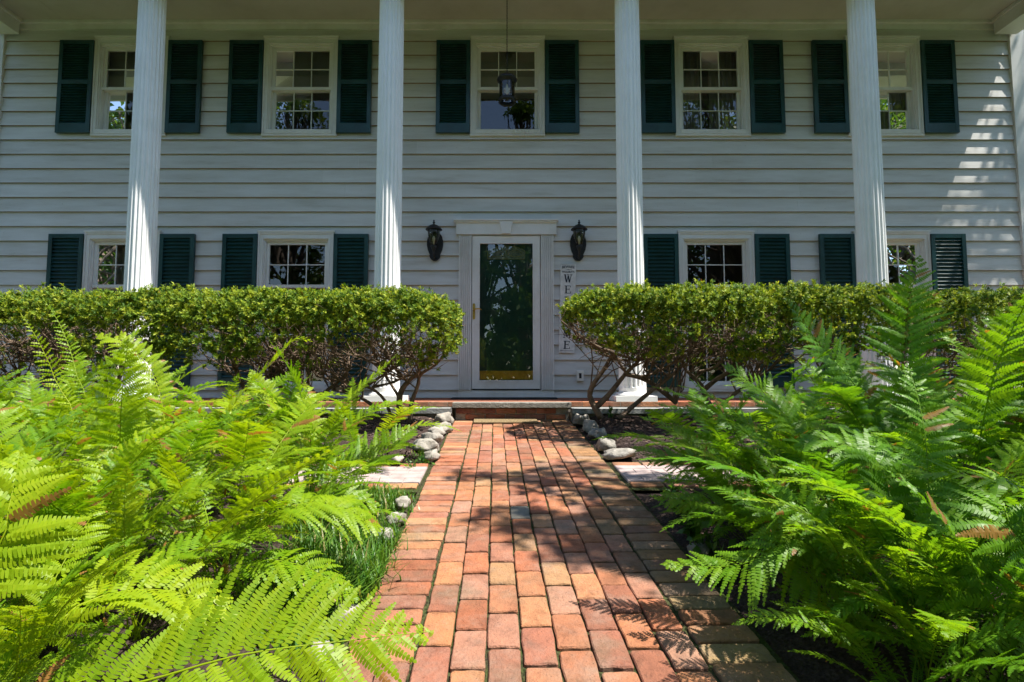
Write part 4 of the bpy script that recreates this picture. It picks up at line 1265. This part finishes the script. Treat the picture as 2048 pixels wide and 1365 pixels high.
hero_fern(1.22, 1.55, 'fern with long drooping fronds hanging over the shaded brick border', None, D,
    [([(1700,1190,1.62),(1600,1080,1.66),(1480,1130,1.68),(1321,1129,1.72)], (0.1,-0.4,0.9), 0.12, 0.3, dict(droop=0.35)),
     ([(1700,1120,1.6),(1600,1010,1.65),(1560,1040,1.7),(1620,1150,1.66),(1760,1300,1.6)], (-0.4,-0.6,0.7), 0.13, 0.3, {}),
     ([(1800,1100,1.6),(1760,930,1.7),(1640,880,1.78),(1590,900,1.8)], (0.1,-0.5,0.85), 0.14, 0.3, dict(droop=0.3))], 2, 180, 0.75)
hero_fern(1.55, 1.25, 'fern hanging a curtain of long leaflets beside the path start', None, D,
    [([(2040,1250,1.3),(2030,1160,1.35),(1960,1140,1.4),(1900,1165,1.42),(1870,1210,1.42)], (-0.2,-0.9,0.4), 0.19, 0.25, dict(droop=0.75)),
     ([(2060,1100,1.3),(2000,1000,1.4),(1900,1000,1.45),(1840,1050,1.5)], (-0.2,-0.5,0.8), 0.16, 0.3, dict(droop=0.4))], 2, 150, 0.6)

# ------------------------------------------------------------------ clipped yews
def leaf_tufts(P, D0, nleaf, ln, wd, r, spread=0.85):
    """narrow needles round a shoot: positions P, shoot directions D0"""
    n = len(P)
    a = r.uniform(0, 2*math.pi, (n, nleaf)); 
    ref = np.where(np.abs(D0[:, 2:3]) < 0.9, np.array([[0, 0, 1.0]]), np.array([[1.0, 0, 0]]))
    U = unit(np.cross(D0, ref)); W = np.cross(D0, U)
    al = r.uniform(0.0, 0.028, (n, nleaf))
    base = P[:, None] + D0[:, None]*al[..., None]
    rad = U[:, None]*np.cos(a)[..., None] + W[:, None]*np.sin(a)[..., None]
    d = unit(D0[:, None]*r.uniform(0.35, 1.0, (n, nleaf, 1)) + rad*spread)
    s = unit(np.cross(d, D0[:, None]+1e-4))
    L = ln*r.uniform(0.7, 1.25, (n, nleaf, 1)); w = wd*r.uniform(0.8, 1.2, (n, nleaf, 1))
    v = np.stack([base - s*w*0.15, base + d*L*0.55 - s*w*0.5, base + d*L, base + d*L*0.55 + s*w*0.5], 2)
    tone = np.repeat(r.uniform(0, 1, n), nleaf) * 0.72 + r.uniform(0, 0.22, n*nleaf)
    return v.reshape(-1, 3), np.repeat(tone, 4)

def smooth_path(ctrl, n=14):
    c, L = resample(ctrl, n); return [Vector(p) for p in c]

def yew(name_label, x0, x1, end_l, end_r, ztop, trunks, bx, seed, tufts, by=5.45):
    r = np.random.default_rng(seed); rr = random.Random(seed)
    root = thing('yew_shrub', name_label, 'shrub', (bx, by, bed_z(bx, by)-0.02), 'clipped yews along the porch')
    og = np.array(root.location)
    yc, hy, hz = 5.22, 0.52, 0.31
    zc = ztop - hz
    def ext(x):      # section shrinks at a free end of the row
        e = np.ones_like(x)
        if end_l: e = np.minimum(e, np.clip(1-(np.clip((x0+0.55-x)/0.55, 0, 1))**2.4, 0.0, 1)**0.5)
        if end_r: e = np.minimum(e, np.clip(1-(np.clip((x-(x1-0.55))/0.55, 0, 1))**2.4, 0.0, 1)**0.5)
        return e
    # canopy tufts
    n = int(tufts*2.05)
    xx = r.uniform(x0, x1, n); th = r.uniform(0, 2*math.pi, n)
    rho = 1 - np.abs(r.normal(0, 0.09, n)) ; inner = r.random(n) < 0.22; rho[inner] = r.uniform(0.55, 0.95, inner.sum())
    e = ext(xx); ee = np.maximum(e, 0.05)
    cs, sn = np.cos(th), np.sin(th)
    pw = 0.62
    oy = np.sign(cs)*np.abs(cs)**pw; oz = np.sign(sn)*np.abs(sn)**pw
    bump = np.array([noise.noise(Vector((x*2.6, a*1.5, seed)))*0.10 + noise.noise(Vector((x*8, a*4, seed)))*0.05 for x, a in zip(xx, oz + oy)])
    rho2 = rho*(1+bump*1.3)
    y = yc + hy*oy*rho2*ee; z = zc + hz*oz*rho2*(0.35+0.65*ee)
    # thinner and ragged towards the underside
    low = (z-(zc-hz))/(2*hz)
    hole = np.array([noise.noise(Vector((x*3.1, yy*3.1, zz*3.5+seed))) for x, yy, zz in zip(xx, y, z)])
    keep = r.random(n) < np.clip(-0.25 + low*2.0 + hole*1.6*(1.05-low), 0.0, 1)
    keep &= ~((low < 0.22) & (r.random(n) < 0.5))
    if end_l:      # the underside slopes up to the free end
        keep &= low > np.clip((x0+0.62-xx)/0.62, 0, 1)*0.55 - 0.05
    xx, y, z, cs, sn = xx[keep], y[keep], z[keep], cs[keep], sn[keep]
    # tufts sit along short shoots, a few of them straying out of the clipped face
    m_ = len(xx)//4
    own = r.integers(0, m_, len(xx))
    along = r.uniform(0, 1, len(xx))
    sd = unit(np.stack([r.normal(0, .5, m_), cs[:m_]*0.8+r.normal(0, .4, m_), sn[:m_]*0.7+0.4+r.normal(0, .4, m_)], 1))*r.uniform(.03, .085, (m_, 1))
    sd[r.random(m_) < 0.05] *= 1.7
    shoot = r.random(len(xx)) < 0.7
    P0 = np.stack([xx, y, z], 1)
    P1 = P0[:m_][own] + sd[own]*along[:, None]
    P = np.where(shoot[:, None], P1, P0)
    xx = P[:, 0]; cs = np.where(shoot, cs[:m_][own], cs); sn = np.where(shoot, sn[:m_][own], sn)
    D0 = unit(np.stack([r.normal(0, .45, len(xx)), cs*0.9 + r.normal(0, .4, len(xx)), sn*0.8 + 0.35 + r.normal(0, .4, len(xx))], 1))
    if end_l: D0[:, 0] -= np.clip((x0+0.3-xx)/0.3, 0, 1)
    if end_r: D0[:, 0] += np.clip((xx-(x1-0.3))/0.3, 0, 1)
    D0 = unit(D0)
    v, tone = leaf_tufts(P, D0, 11, 0.029, 0.0100, r)
    v -= og
    q = np.arange(len(v)).reshape(-1, 4)
    link('foliage', np_mesh('foliage', v, q, 'yew', tone), root, kind='stuff')
    # trunks and limbs
    tips = []
    base_parts = []
    for ctrl, r0, r1 in trunks:
        c = smooth_path([np.array(p) for p in ctrl], 16)
        rad = [r0 + (r1-r0)*i/15 for i in range(16)]
        rad = [q_*(1+0.12*noise.noise(p*9)) for q_, p in zip(rad, c)]
        m = MB().tube(c, rad, 8); m.build('trunk' if r0 > 0.022 else 'limb', 'bark_yew', root, og, True)
        tips += [(c[i], rad[i]) for i in range(6, 16, 2)] + [(c[-1], rad[-1])]*2
    # twigs up into the canopy
    m = MB()
    span = x1-x0
    ntw = int(85*span)
    for i in range(ntw):
        b, br = rr.choice(tips)
        tgt = Vector((min(x1-0.03, max(x0+0.03, b.x + rr.gauss(0, 0.30))), yc + rr.uniform(-0.42, 0.42), zc + rr.uniform(-0.20, 0.20)))
        if i % 3 == 0: tgt.x = rr.uniform(x0+0.05, x1-0.05); tgt.z = zc + rr.uniform(-0.30, 0.05)
        d = tgt - b
        if d.length > 0.95: continue
        m1 = b + d*0.35 + Vector((rr.gauss(0,.04), rr.gauss(0,.04), -0.02+rr.gauss(0,.03))); m2 = b + d*0.7 + Vector((rr.gauss(0,.05), rr.gauss(0,.05), rr.gauss(0,.04)))
        r0 = min(br*0.7, rr.uniform(0.004, 0.010))
        m.tube([b, m1, m2, tgt], [r0, r0*0.8, r0*0.6, r0*0.35], 5, False)
        for k in range(2):
            s = m2 if k else m1
            e_ = s + Vector((rr.gauss(0,.13), rr.gauss(0,.12), rr.uniform(0.0,.18)))
            m.tube([s, (s+e_)/2 + Vector((rr.gauss(0,.02),rr.gauss(0,.02),rr.gauss(0,.015))), e_], [r0*0.55, r0*0.4, r0*0.2], 4, False)
    m.build('twigs', 'bark_yew', root, og, True, kind='stuff')
    return root

def c3(u, v, Y): return np.array(at(560+.2198*u, 560+.2198*v, Y))
def c4(u, v, Y): return np.array(at(1120+.2198*u, 560+.2198*v, Y))
ZT = CZ + 0.765
XA = PX(917, 650, 5.2); XB = PX(1130, 620, 5.2)
yew('rounded end of the clipped yew row next to the door handle side', -1.85, XA, False, True, ZT, [
    ([c3(1110,1300,5.45), c3(1085,1160,5.45), c3(1100,1020,5.42), c3(1180,910,5.38), c3(1265,850,5.35), c3(1235,740,5.3), c3(1170,660,5.28)], .034, .012),
    ([c3(1185,1300,5.42), c3(1195,1130,5.42), c3(1255,960,5.4), c3(1280,860,5.38), c3(1420,770,5.3), c3(1500,660,5.25)], .026, .009),
    ([c3(1090,1080,5.45), c3(1010,950,5.45), c3(930,830,5.4), c3(850,690,5.35)], .016, .008),
    ([c3(1010,1240,5.5), c3(960,1110,5.45), c3(880,1020,5.42), c3(760,960,5.35), c3(560,920,5.3), c3(330,880,5.25)], .018, .008),
    ([c3(780,970,5.36), c3(950,860,5.3), c3(1080,780,5.25), c3(1200,720,5.2)], .015, .007),
    ([c3(860,970,5.4), c3(1000,940,5.38), c3(1150,880,5.35), c3(1260,860,5.35)], .012, .008),
    ([c3(900,1190,5.5), c3(780,1100,5.45), c3(640,1040,5.4), c3(480,1000,5.35)], .020, .010)], -0.72, 11, 5600)
yew('clipped yew with crossing bare stems below the window beside the second column', -3.35, -1.85, False, False, ZT, [
    ([c3(290,1230,5.5), c3(180,1100,5.48), c3(60,1010,5.45), c3(-60,930,5.4), c3(-160,820,5.35)], .030, .010),
    ([c3(240,1200,5.45), c3(330,1060,5.42), c3(200,940,5.4), c3(175,850,5.38), c3(120,690,5.3)], .028, .010),
    ([c3(280,1130,5.45), c3(450,990,5.4), c3(560,900,5.3), c3(650,780,5.25)], .022, .009),
    ([c3(250,960,5.42), c3(265,860,5.4), c3(240,740,5.35), c3(300,640,5.3)], .014, .007),
    ([c3(-300,1230,5.5), c3(-260,1080,5.45), c3(-350,950,5.4), c3(-420,800,5.3)], .030, .010),
    ([c3(-280,1150,5.5), c3(-140,1020,5.45), c3(-60,880,5.4), c3(30,740,5.3)], .020, .009)], -2.15, 12, 6200)
yew('clipped yew standing behind the curled fern tips at the shutter pair beyond the first column', -5.3, -3.35, False, False, ZT-0.02, [
    ([(-3.9,5.5,.55), (-3.95,5.45,.8), (-3.75,5.35,1.0), (-3.7,5.3,1.35)], .032, .010),
    ([(-3.9,5.5,.6), (-4.15,5.45,.85), (-4.3,5.35,1.1), (-4.35,5.3,1.35)], .028, .010),
    ([(-4.9,5.5,.55), (-4.85,5.45,.85), (-4.7,5.35,1.1), (-4.65,5.3,1.35)], .030, .010)], -3.9, 13, 6500)
ZR = CZ + 0.80
yew('clipped yew on a forked bare trunk beside the welcome sign', XB, 1.80, True, False, ZR, [
    ([c4(375,1260,5.45), c4(300,1130,5.45), c4(270,1040,5.43), c4(310,940,5.4), c4(390,830,5.38), c4(450,730,5.35), c4(485,660,5.32)], .032, .018),
    ([c4(485,660,5.32), c4(340,610,5.28), c4(210,530,5.25), c4(120,450,5.22), c4(85,390,5.2)], .020, .008),
    ([c4(340,1150,5.45), c4(450,1040,5.42), c4(560,900,5.38), c4(610,845,5.36), c4(740,710,5.3), c4(800,620,5.28)], .030, .012),
    ([c4(485,665,5.32), c4(570,800,5.35), c4(640,870,5.36), c4(800,870,5.33), c4(960,800,5.28), c4(1140,680,5.2)], .014, .008),
    ([c4(600,860,5.36), c4(760,900,5.42), c4(900,990,5.46), c4(1060,1120,5.5)], .022, .026),
    ([c4(540,1260,5.42), c4(700,1120,5.44), c4(860,990,5.4), c4(980,900,5.35), c4(1120,780,5.3)], .026, .011),
    ([c4(480,670,5.32), c4(600,700,5.3), c4(700,740,5.28), c4(720,640,5.25)], .013, .007),
    ([c4(740,720,5.3), c4(880,690,5.28), c4(960,620,5.25), c4(1000,520,5.2)], .012, .006)], 0.78, 21, 5600)
yew('clipped yew with low leaning stems behind the deep green ferns', 1.80, 3.45, False, False, ZR, [
    ([c4(1390,1200,5.5), c4(1320,1060,5.48), c4(1290,970,5.45), c4(1200,870,5.4), c4(1130,800,5.35), c4(1100,660,5.3)], .032, .010),
    ([c4(1310,1000,5.46), c4(1420,910,5.42), c4(1520,850,5.38), c4(1640,760,5.3), c4(1800,640,5.25)], .026, .010),
    ([c4(1440,1180,5.48), c4(1560,1060,5.44), c4(1700,960,5.4), c4(1900,820,5.3)], .024, .010),
    ([c4(1250,840,5.38), c4(1400,800,5.32), c4(1500,700,5.28), c4(1560,560,5.2)], .014, .007),
    ([(3.0,5.5,.55), (2.95,5.45,.85), (3.1,5.35,1.05), (3.15,5.3,1.35)], .028, .010)], 1.85, 22, 6000)
yew('clipped yew at the shuttered window past the last column, behind tall ferns', 3.45, 5.6, False, False, ZR-0.02, [
    ([(3.9,5.5,.55), (3.95,5.45,.85), (3.75,5.35,1.05), (3.7,5.3,1.35)], .030, .010),
    ([(4.6,5.5,.55), (4.55,5.45,.85), (4.75,5.35,1.05), (4.7,5.3,1.35)], .030, .010),
    ([(3.9,5.5,.6), (4.2,5.45,.9), (4.3,5.35,1.1), (4.35,5.3,1.3)], .020, .010),
    ([(5.1,5.5,.55), (5.15,5.45,.85), (5.3,5.35,1.1), (5.3,5.3,1.35)], .026, .010)], 3.9, 23, 5200)

# ------------------------------------------------------------------ trees
def leaf_cloud(centers, radii, counts, size, r):
    P = []
    for c, ra, n in zip(centers, radii, counts):
        d = unit(r.normal(0, 1, (n, 3))); rad = r.uniform(0.15, 1, (n, 1))**0.5
        P.append(np.array(c) + d*rad*np.array(ra))
    P = np.concatenate(P); n = len(P)
    a = unit(r.normal(0, 1, (n, 3))+np.array([0, 0, -0.3])); b = unit(np.cross(a, unit(r.normal(0, 1, (n, 3)))))
    L = size*r.uniform(0.7, 1.3, (n, 1)); w = L*0.55
    v = np.stack([P, P+a*L*0.5-b*w*0.5, P+a*L, P+a*L*0.5+b*w*0.5], 1).reshape(-1, 3)
    return v, np.repeat(r.uniform(0, 1, n), 4)

def tree(base, clumps, label, size, seed, r0=0.16, fork=0.4, group=None):
    """clumps: (centre, radius, leaves)"""
    r = np.random.default_rng(seed); rr = random.Random(seed)
    root = thing('tree', label, 'tree', base, group)
    og = np.array(base, float)
    v, tone = leaf_cloud([c for c, _, _ in clumps], [(ra, ra, ra*0.8) for _, ra, _ in clumps], [n for _, _, n in clumps], size, r)
    link('crown', np_mesh('crown', v-og, np.arange(len(v)).reshape(-1, 4), 'tree', tone), root, kind='stuff')
    top = np.mean([c for c, _, _ in clumps], axis=0)
    bs = np.array(base, float)
    f = bs + (top-bs)*np.array([fork*0.6, fork*0.6, fork]); f2 = bs + (top-bs)*np.array([0.8, 0.8, 0.95])
    MB().tube([bs - np.array([0,0,.1]), bs+(f-bs)*0.3+r.normal(0,.05,3), f, (f+f2)/2+r.normal(0,.15,3), f2], [r0*1.35, r0, r0*0.85, r0*0.6, r0*0.3], 10).build('trunk', 'bark', root, og, True)
    m = MB()
    for c, ra, n in clumps:
        c = np.array(c); s = f + (f2-f)*rr.uniform(0.0, 0.9)
        mid = (s+c)/2 + r.normal(0, .2, 3) + np.array([0, 0, 0.15])
        m.tube([s, mid, c], [r0*0.32, r0*0.18, r0*0.06], 6, False)
        for k in range(3):
            e = c + r.normal(0, ra*0.5, 3); m.tube([mid*0.4+c*0.6, (mid*0.4+c*0.6+e)/2+r.normal(0,.05,3), e], [r0*0.10, r0*0.07, r0*0.03], 4, False)
    m.build('branches', 'bark', root, og, True)
    return root

sv = np.array(SUN)/SUN.z
def shade(x, y, h, ra, n):       # leaf clump whose shadow falls on the ground at x, y
    return (np.array([x, y, path_z(y)]) + sv*h, ra, n)
rr = random.Random(5)
cl = []
for x, y, ra, n in ((.25,2.62,.32,260), (.0,2.80,.26,160), (.42,2.42,.28,190), (.10,3.62,.24,130), (-.28,3.66,.18,60), (.42,3.85,.24,130), (.30,3.35,.24,120), (.55,3.1,.26,150), (.50,2.75,.25,140), (.62,4.7,.20,30), (.50,5.35,.20,34),
                    (.72,2.15,.26,150), (.80,2.95,.28,120), (.78,3.5,.26,110), (.85,1.62,.20,70),
                    (1.35,2.9,.45,130), (1.9,3.3,.55,190), (2.1,2.3,.50,150), (2.8,2.7,.6,200), (1.5,4.2,.40,90), (2.5,4.3,.6,200), (3.5,3.6,.7,240), (1.5,1.9,.36,80), (2.2,1.4,.5,150),
                    (2.6,5.2,.45,130), (3.3,5.1,.5,170), (4.2,5.0,.6,200), (1.9,5.2,.35,50), (4.6,3.6,.7,220)):
    cl.append(shade(x, y, rr.uniform(4.6, 6.4), ra, n))
tree((6.6, 0.6, path_z(0.6)-0.05), cl, 'tree leaning its light branches over the half shaded fern bed', 0.105, 3, 0.15, 0.45)
# tree past the corner: dapples the end of the wall
cl = []
for x, z, h, ra, n in ((6.3,2.2,5.5,.35,36), (5.9,1.6,6,.4,40), (6.6,1.2,5,.35,36), (5.4,1.2,7,.45,40), (6.6,2.9,5.5,.25,14), (6.0,0.9,6,.4,50), (4.9,1.6,7,.4,40)):
    cl.append((np.array([x, YW, z+CZ]) + sv*h, ra, n))
for k in range(12): cl.append((np.array([11+rr.uniform(-1.8,1.8), 7.5+rr.uniform(-1.5,1.5), 7+rr.uniform(-1.5,2.5)]), 0.7, 130))
tree((11.5, 7.8, path_z(7)-0.05), cl, 'tree beside the corner of the house past the last shutter', 0.12, 4, 0.17, 0.45)
def round_tree(x, y, H, W, n, seed, label, group=None, low=0.25, size=0.2):
    r_ = random.Random(seed); c = []
    z0 = path_z(y)
    for k in range(n):
        t = r_.uniform(low, 1); wr = W*math.sin(math.pi*min(0.96, (t-low)/(1-low)*0.8+0.2))**0.8
        a = r_.uniform(0, 6.28); q = wr*r_.uniform(0.2, 1)**0.5
        c.append((np.array([x+q*math.cos(a), y+q*math.sin(a), z0+H*t]), r_.uniform(.5, .95)*W*0.33, 110))
    return tree((x, y, z0-0.05), c, label, size, seed, 0.02*H, 0.45, group)
BT = 'leafy tree of the grove mirrored in the door and window glass'
for i, (x, y, H, W) in enumerate(((-11,-12,16,3.6), (-6.8,-10,12.5,2.8), (-1.4,-11,12,2.5), (3.6,-12.5,16,2.4), (9.5,-11,17,3.6), (-15,-8,14,3.6), (15,-9,15,4.0), (-3.5,-17,11,3.0), (7,-18,12,3.4), (1,-8,5.5,1.9), (20,-13,15,4.2), (-20,-13,15,4.2), (26,-7,14,4.2), (-25,-6,14,4.2), (13,-17,13,4))):
    round_tree(x, y, H, W, int(36+H*1.4), 100+i, BT, 'trees of the grove opposite the house', 0.12 if i in (2, 9, 7) else 0.2, 0.26)
r = np.random.default_rng(91)
nw = 16000
P = np.stack([r.uniform(-75, 75, nw), r.uniform(-38, -24, nw), np.zeros(nw)], 1)
hgt = np.array([8.5 + 3.5*noise.noise(Vector((x*.12, 3.3, 0))) + 2*noise.noise(Vector((x*.4, 9.1, 0))) for x in P[:, 0]])
P[:, 2] = np.array([path_z(y) for y in P[:, 1]]) + hgt*r.uniform(0.02, 1, nw)
a = unit(r.normal(0, 1, (nw, 3))); b = unit(np.cross(a, r.normal(0, 1, (nw, 3)))); L = r.uniform(.5, 1.0, (nw, 1))
v = np.stack([P, P+a*L*.5-b*L*.35, P+a*L, P+a*L*.5+b*L*.35], 1).reshape(-1, 3)
o = link('woodland', np_mesh('woodland', v, np.arange(len(v)).reshape(-1, 4), 'tree', np.repeat(r.uniform(0, .8, nw), 4))); o['kind'] = 'stuff'
tag(o, 'dense green woodland closing off the far side of the lawn opposite the house', 'woodland')
round_tree(0.4, -8.6, 13.5, 1.9, 46, 160, 'slender tree of the grove straight opposite the front door', None, 0.1, 0.2)
round_tree(15.5, 16.5, 12, 3.4, 50, 140, 'tree standing beyond the corner of the house', None, 0.2, 0.22)

# ------------------------------------------------------------------ grass, weeds, mulch chips
def grass_patch(spots, name, label):
    r = np.random.default_rng(33); V = []; A = []
    for (px, py, sx, sy, n, h) in spots:
        c = ground_hit(px, py, 0.02)
        for k in range(n):
            x, y = c.x + r.normal(0, sx), c.y + r.normal(0, sy)
            if abs(x-path_c(y)) < 0.60 and r.random() < 0.9: x = path_c(y) - 0.63 - abs(r.normal(0, .05)) if x < path_c(y) else path_c(y)+0.63+abs(r.normal(0, .05))
            z = bed_z(x, y)-0.005
            a = r.uniform(0, 6.28); L = h*r.uniform(0.5, 1.3); w = r.uniform(.002, .005); bend = r.uniform(0.3, 1.2)
            d = np.array([math.cos(a), math.sin(a), 0]); s = np.array([-d[1], d[0], 0])*w
            p = [np.array([x, y, z]) + d*L*bend*t*t*0.7 + np.array([0, 0, L*(t-0.35*bend*t*t)]) for t in (0, .5, .8, 1)]
            tn = r.uniform(0, 0.95) if r.random() > .05 else 1.0
            for i, (wa, wb) in enumerate(((1, .9), (.9, .5), (.5, .08))):
                V += [p[i]-s*wa, p[i]+s*wa, p[i+1]+s*wb, p[i+1]-s*wb]; A += [tn]*4
    o = link(name, np_mesh(name, np.array(V), np.arange(len(V)).reshape(-1, 4), 'grass', A)); o['kind'] = 'stuff'
    return tag(o, label, 'grass')
grass_patch([(735,1010,.10,.14,900,.09), (790,985,.05,.08,260,.06), (700,1090,.10,.12,1100,.14), (640,1180,.10,.10,900,.16), (745,1150,.05,.08,420,.12), (770,1080,.04,.10,300,.09), (690,1060,.12,.12,300,.12), (600,1290,.12,.08,200,.12), (845,905,.06,.06,90,.05)], 'grass', 'green grass tufts spilling onto the path edge under the sunlit ferns')

def weed(px, py, n, size, label, group, lift=0.05, spread=0.07):
    g = ground_hit(px, py, lift); r = np.random.default_rng(int(px)); V = []; A = []; rrand = random.Random(int(px+py))
    z0 = bed_z(g.x, g.y)-0.005
    root = thing('weed', label, 'plant', (g.x, g.y, z0), group)
    m = MB()
    for k in range(n):
        a = rrand.uniform(0, 6.28); rad = rrand.uniform(.2, 1)*spread; h = rrand.uniform(.3, 1)*size*3.2
        tip = np.array([math.cos(a)*rad, math.sin(a)*rad, h])
        m.tube([(0,0,0), (tip[0]*.4, tip[1]*.4, h*.6), tuple(tip)], [.0025, .002, .001], 4, False)
        for j in range(4):
            b = tip*(1-0.22*j) if j else tip
            d = unit(r.normal(0, 1, 3)+np.array([0,0,.35])); s = unit(np.cross(d, r.normal(0,1,3)))
            L = size*r.uniform(.7, 1.2); w = L*.28
            V += [b, b+d*L*.5-s*w, b+d*L, b+d*L*.5+s*w]; A += [r.uniform(0,1)]*4
    m.build('stem', 'weed', root, (0,0,0))
    link('leaves', np_mesh('leaves', np.array(V), np.arange(len(V)).reshape(-1,4), 'weed', A), root, kind='stuff')
for px, py, n, s in ((1385,1050,16,.05), (1410,1095,14,.055), (1365,1010,12,.045), (1345,965,8,.04), (1440,1130,12,.05)):
    weed(px, py, n, s, 'small broad-leaved weed at the path edge under the deep green ferns', 'weeds under the deep green ferns')
for px, py, n, s in ((850,912,10,.035), (826,920,8,.03)):
    weed(px, py, n, s, 'low weed growing among the pale edging stones by the sunlit bed', 'weeds among the pale stones')
weed(1222, 838, 5, .045, 'spindly seedling at the foot of the forked yew trunk', None, spread=.03)

r = np.random.default_rng(77)
n = 16000
x = r.uniform(-3.6, 3.6, n); y = r.uniform(1.2, 5.88, n)
ok = np.array([abs(a-path_c(b)) > 0.72 and not (abs(b-3.7) < .40 and abs(a) < 1.65) for a, b in zip(x, y)])
far = (y > 4.0) | (r.random(n) < 0.3)
ok &= far
x, y = x[ok], y[ok]
z = np.array([bed_z(a, b) for a, b in zip(x, y)]) + r.uniform(0.001, .012, len(x))
P = np.stack([x, y, z], 1)
a = r.uniform(0, 6.28, len(x)); d = unit(np.stack([np.cos(a), np.sin(a), r.normal(0, .25, len(x))], 1)); s = unit(np.cross(d, np.array([0, 0, 1.0])+r.normal(0, .3, (len(x), 3))))
L = r.uniform(.012, .042, (len(x), 1)); w = r.uniform(.003, .009, (len(x), 1))
v = np.stack([P-d*L*.5-s*w, P+d*L*.5-s*w, P+d*L*.5+s*w, P-d*L*.5+s*w], 1).reshape(-1, 3)
o = link('mulch_chips', np_mesh('mulch_chips', v, np.arange(len(v)).reshape(-1, 4), 'chip', np.repeat(r.uniform(0, 1, len(x)), 4))); o['kind'] = 'stuff'
tag(o, 'loose brown bark chips covering the planting beds', 'mulch')
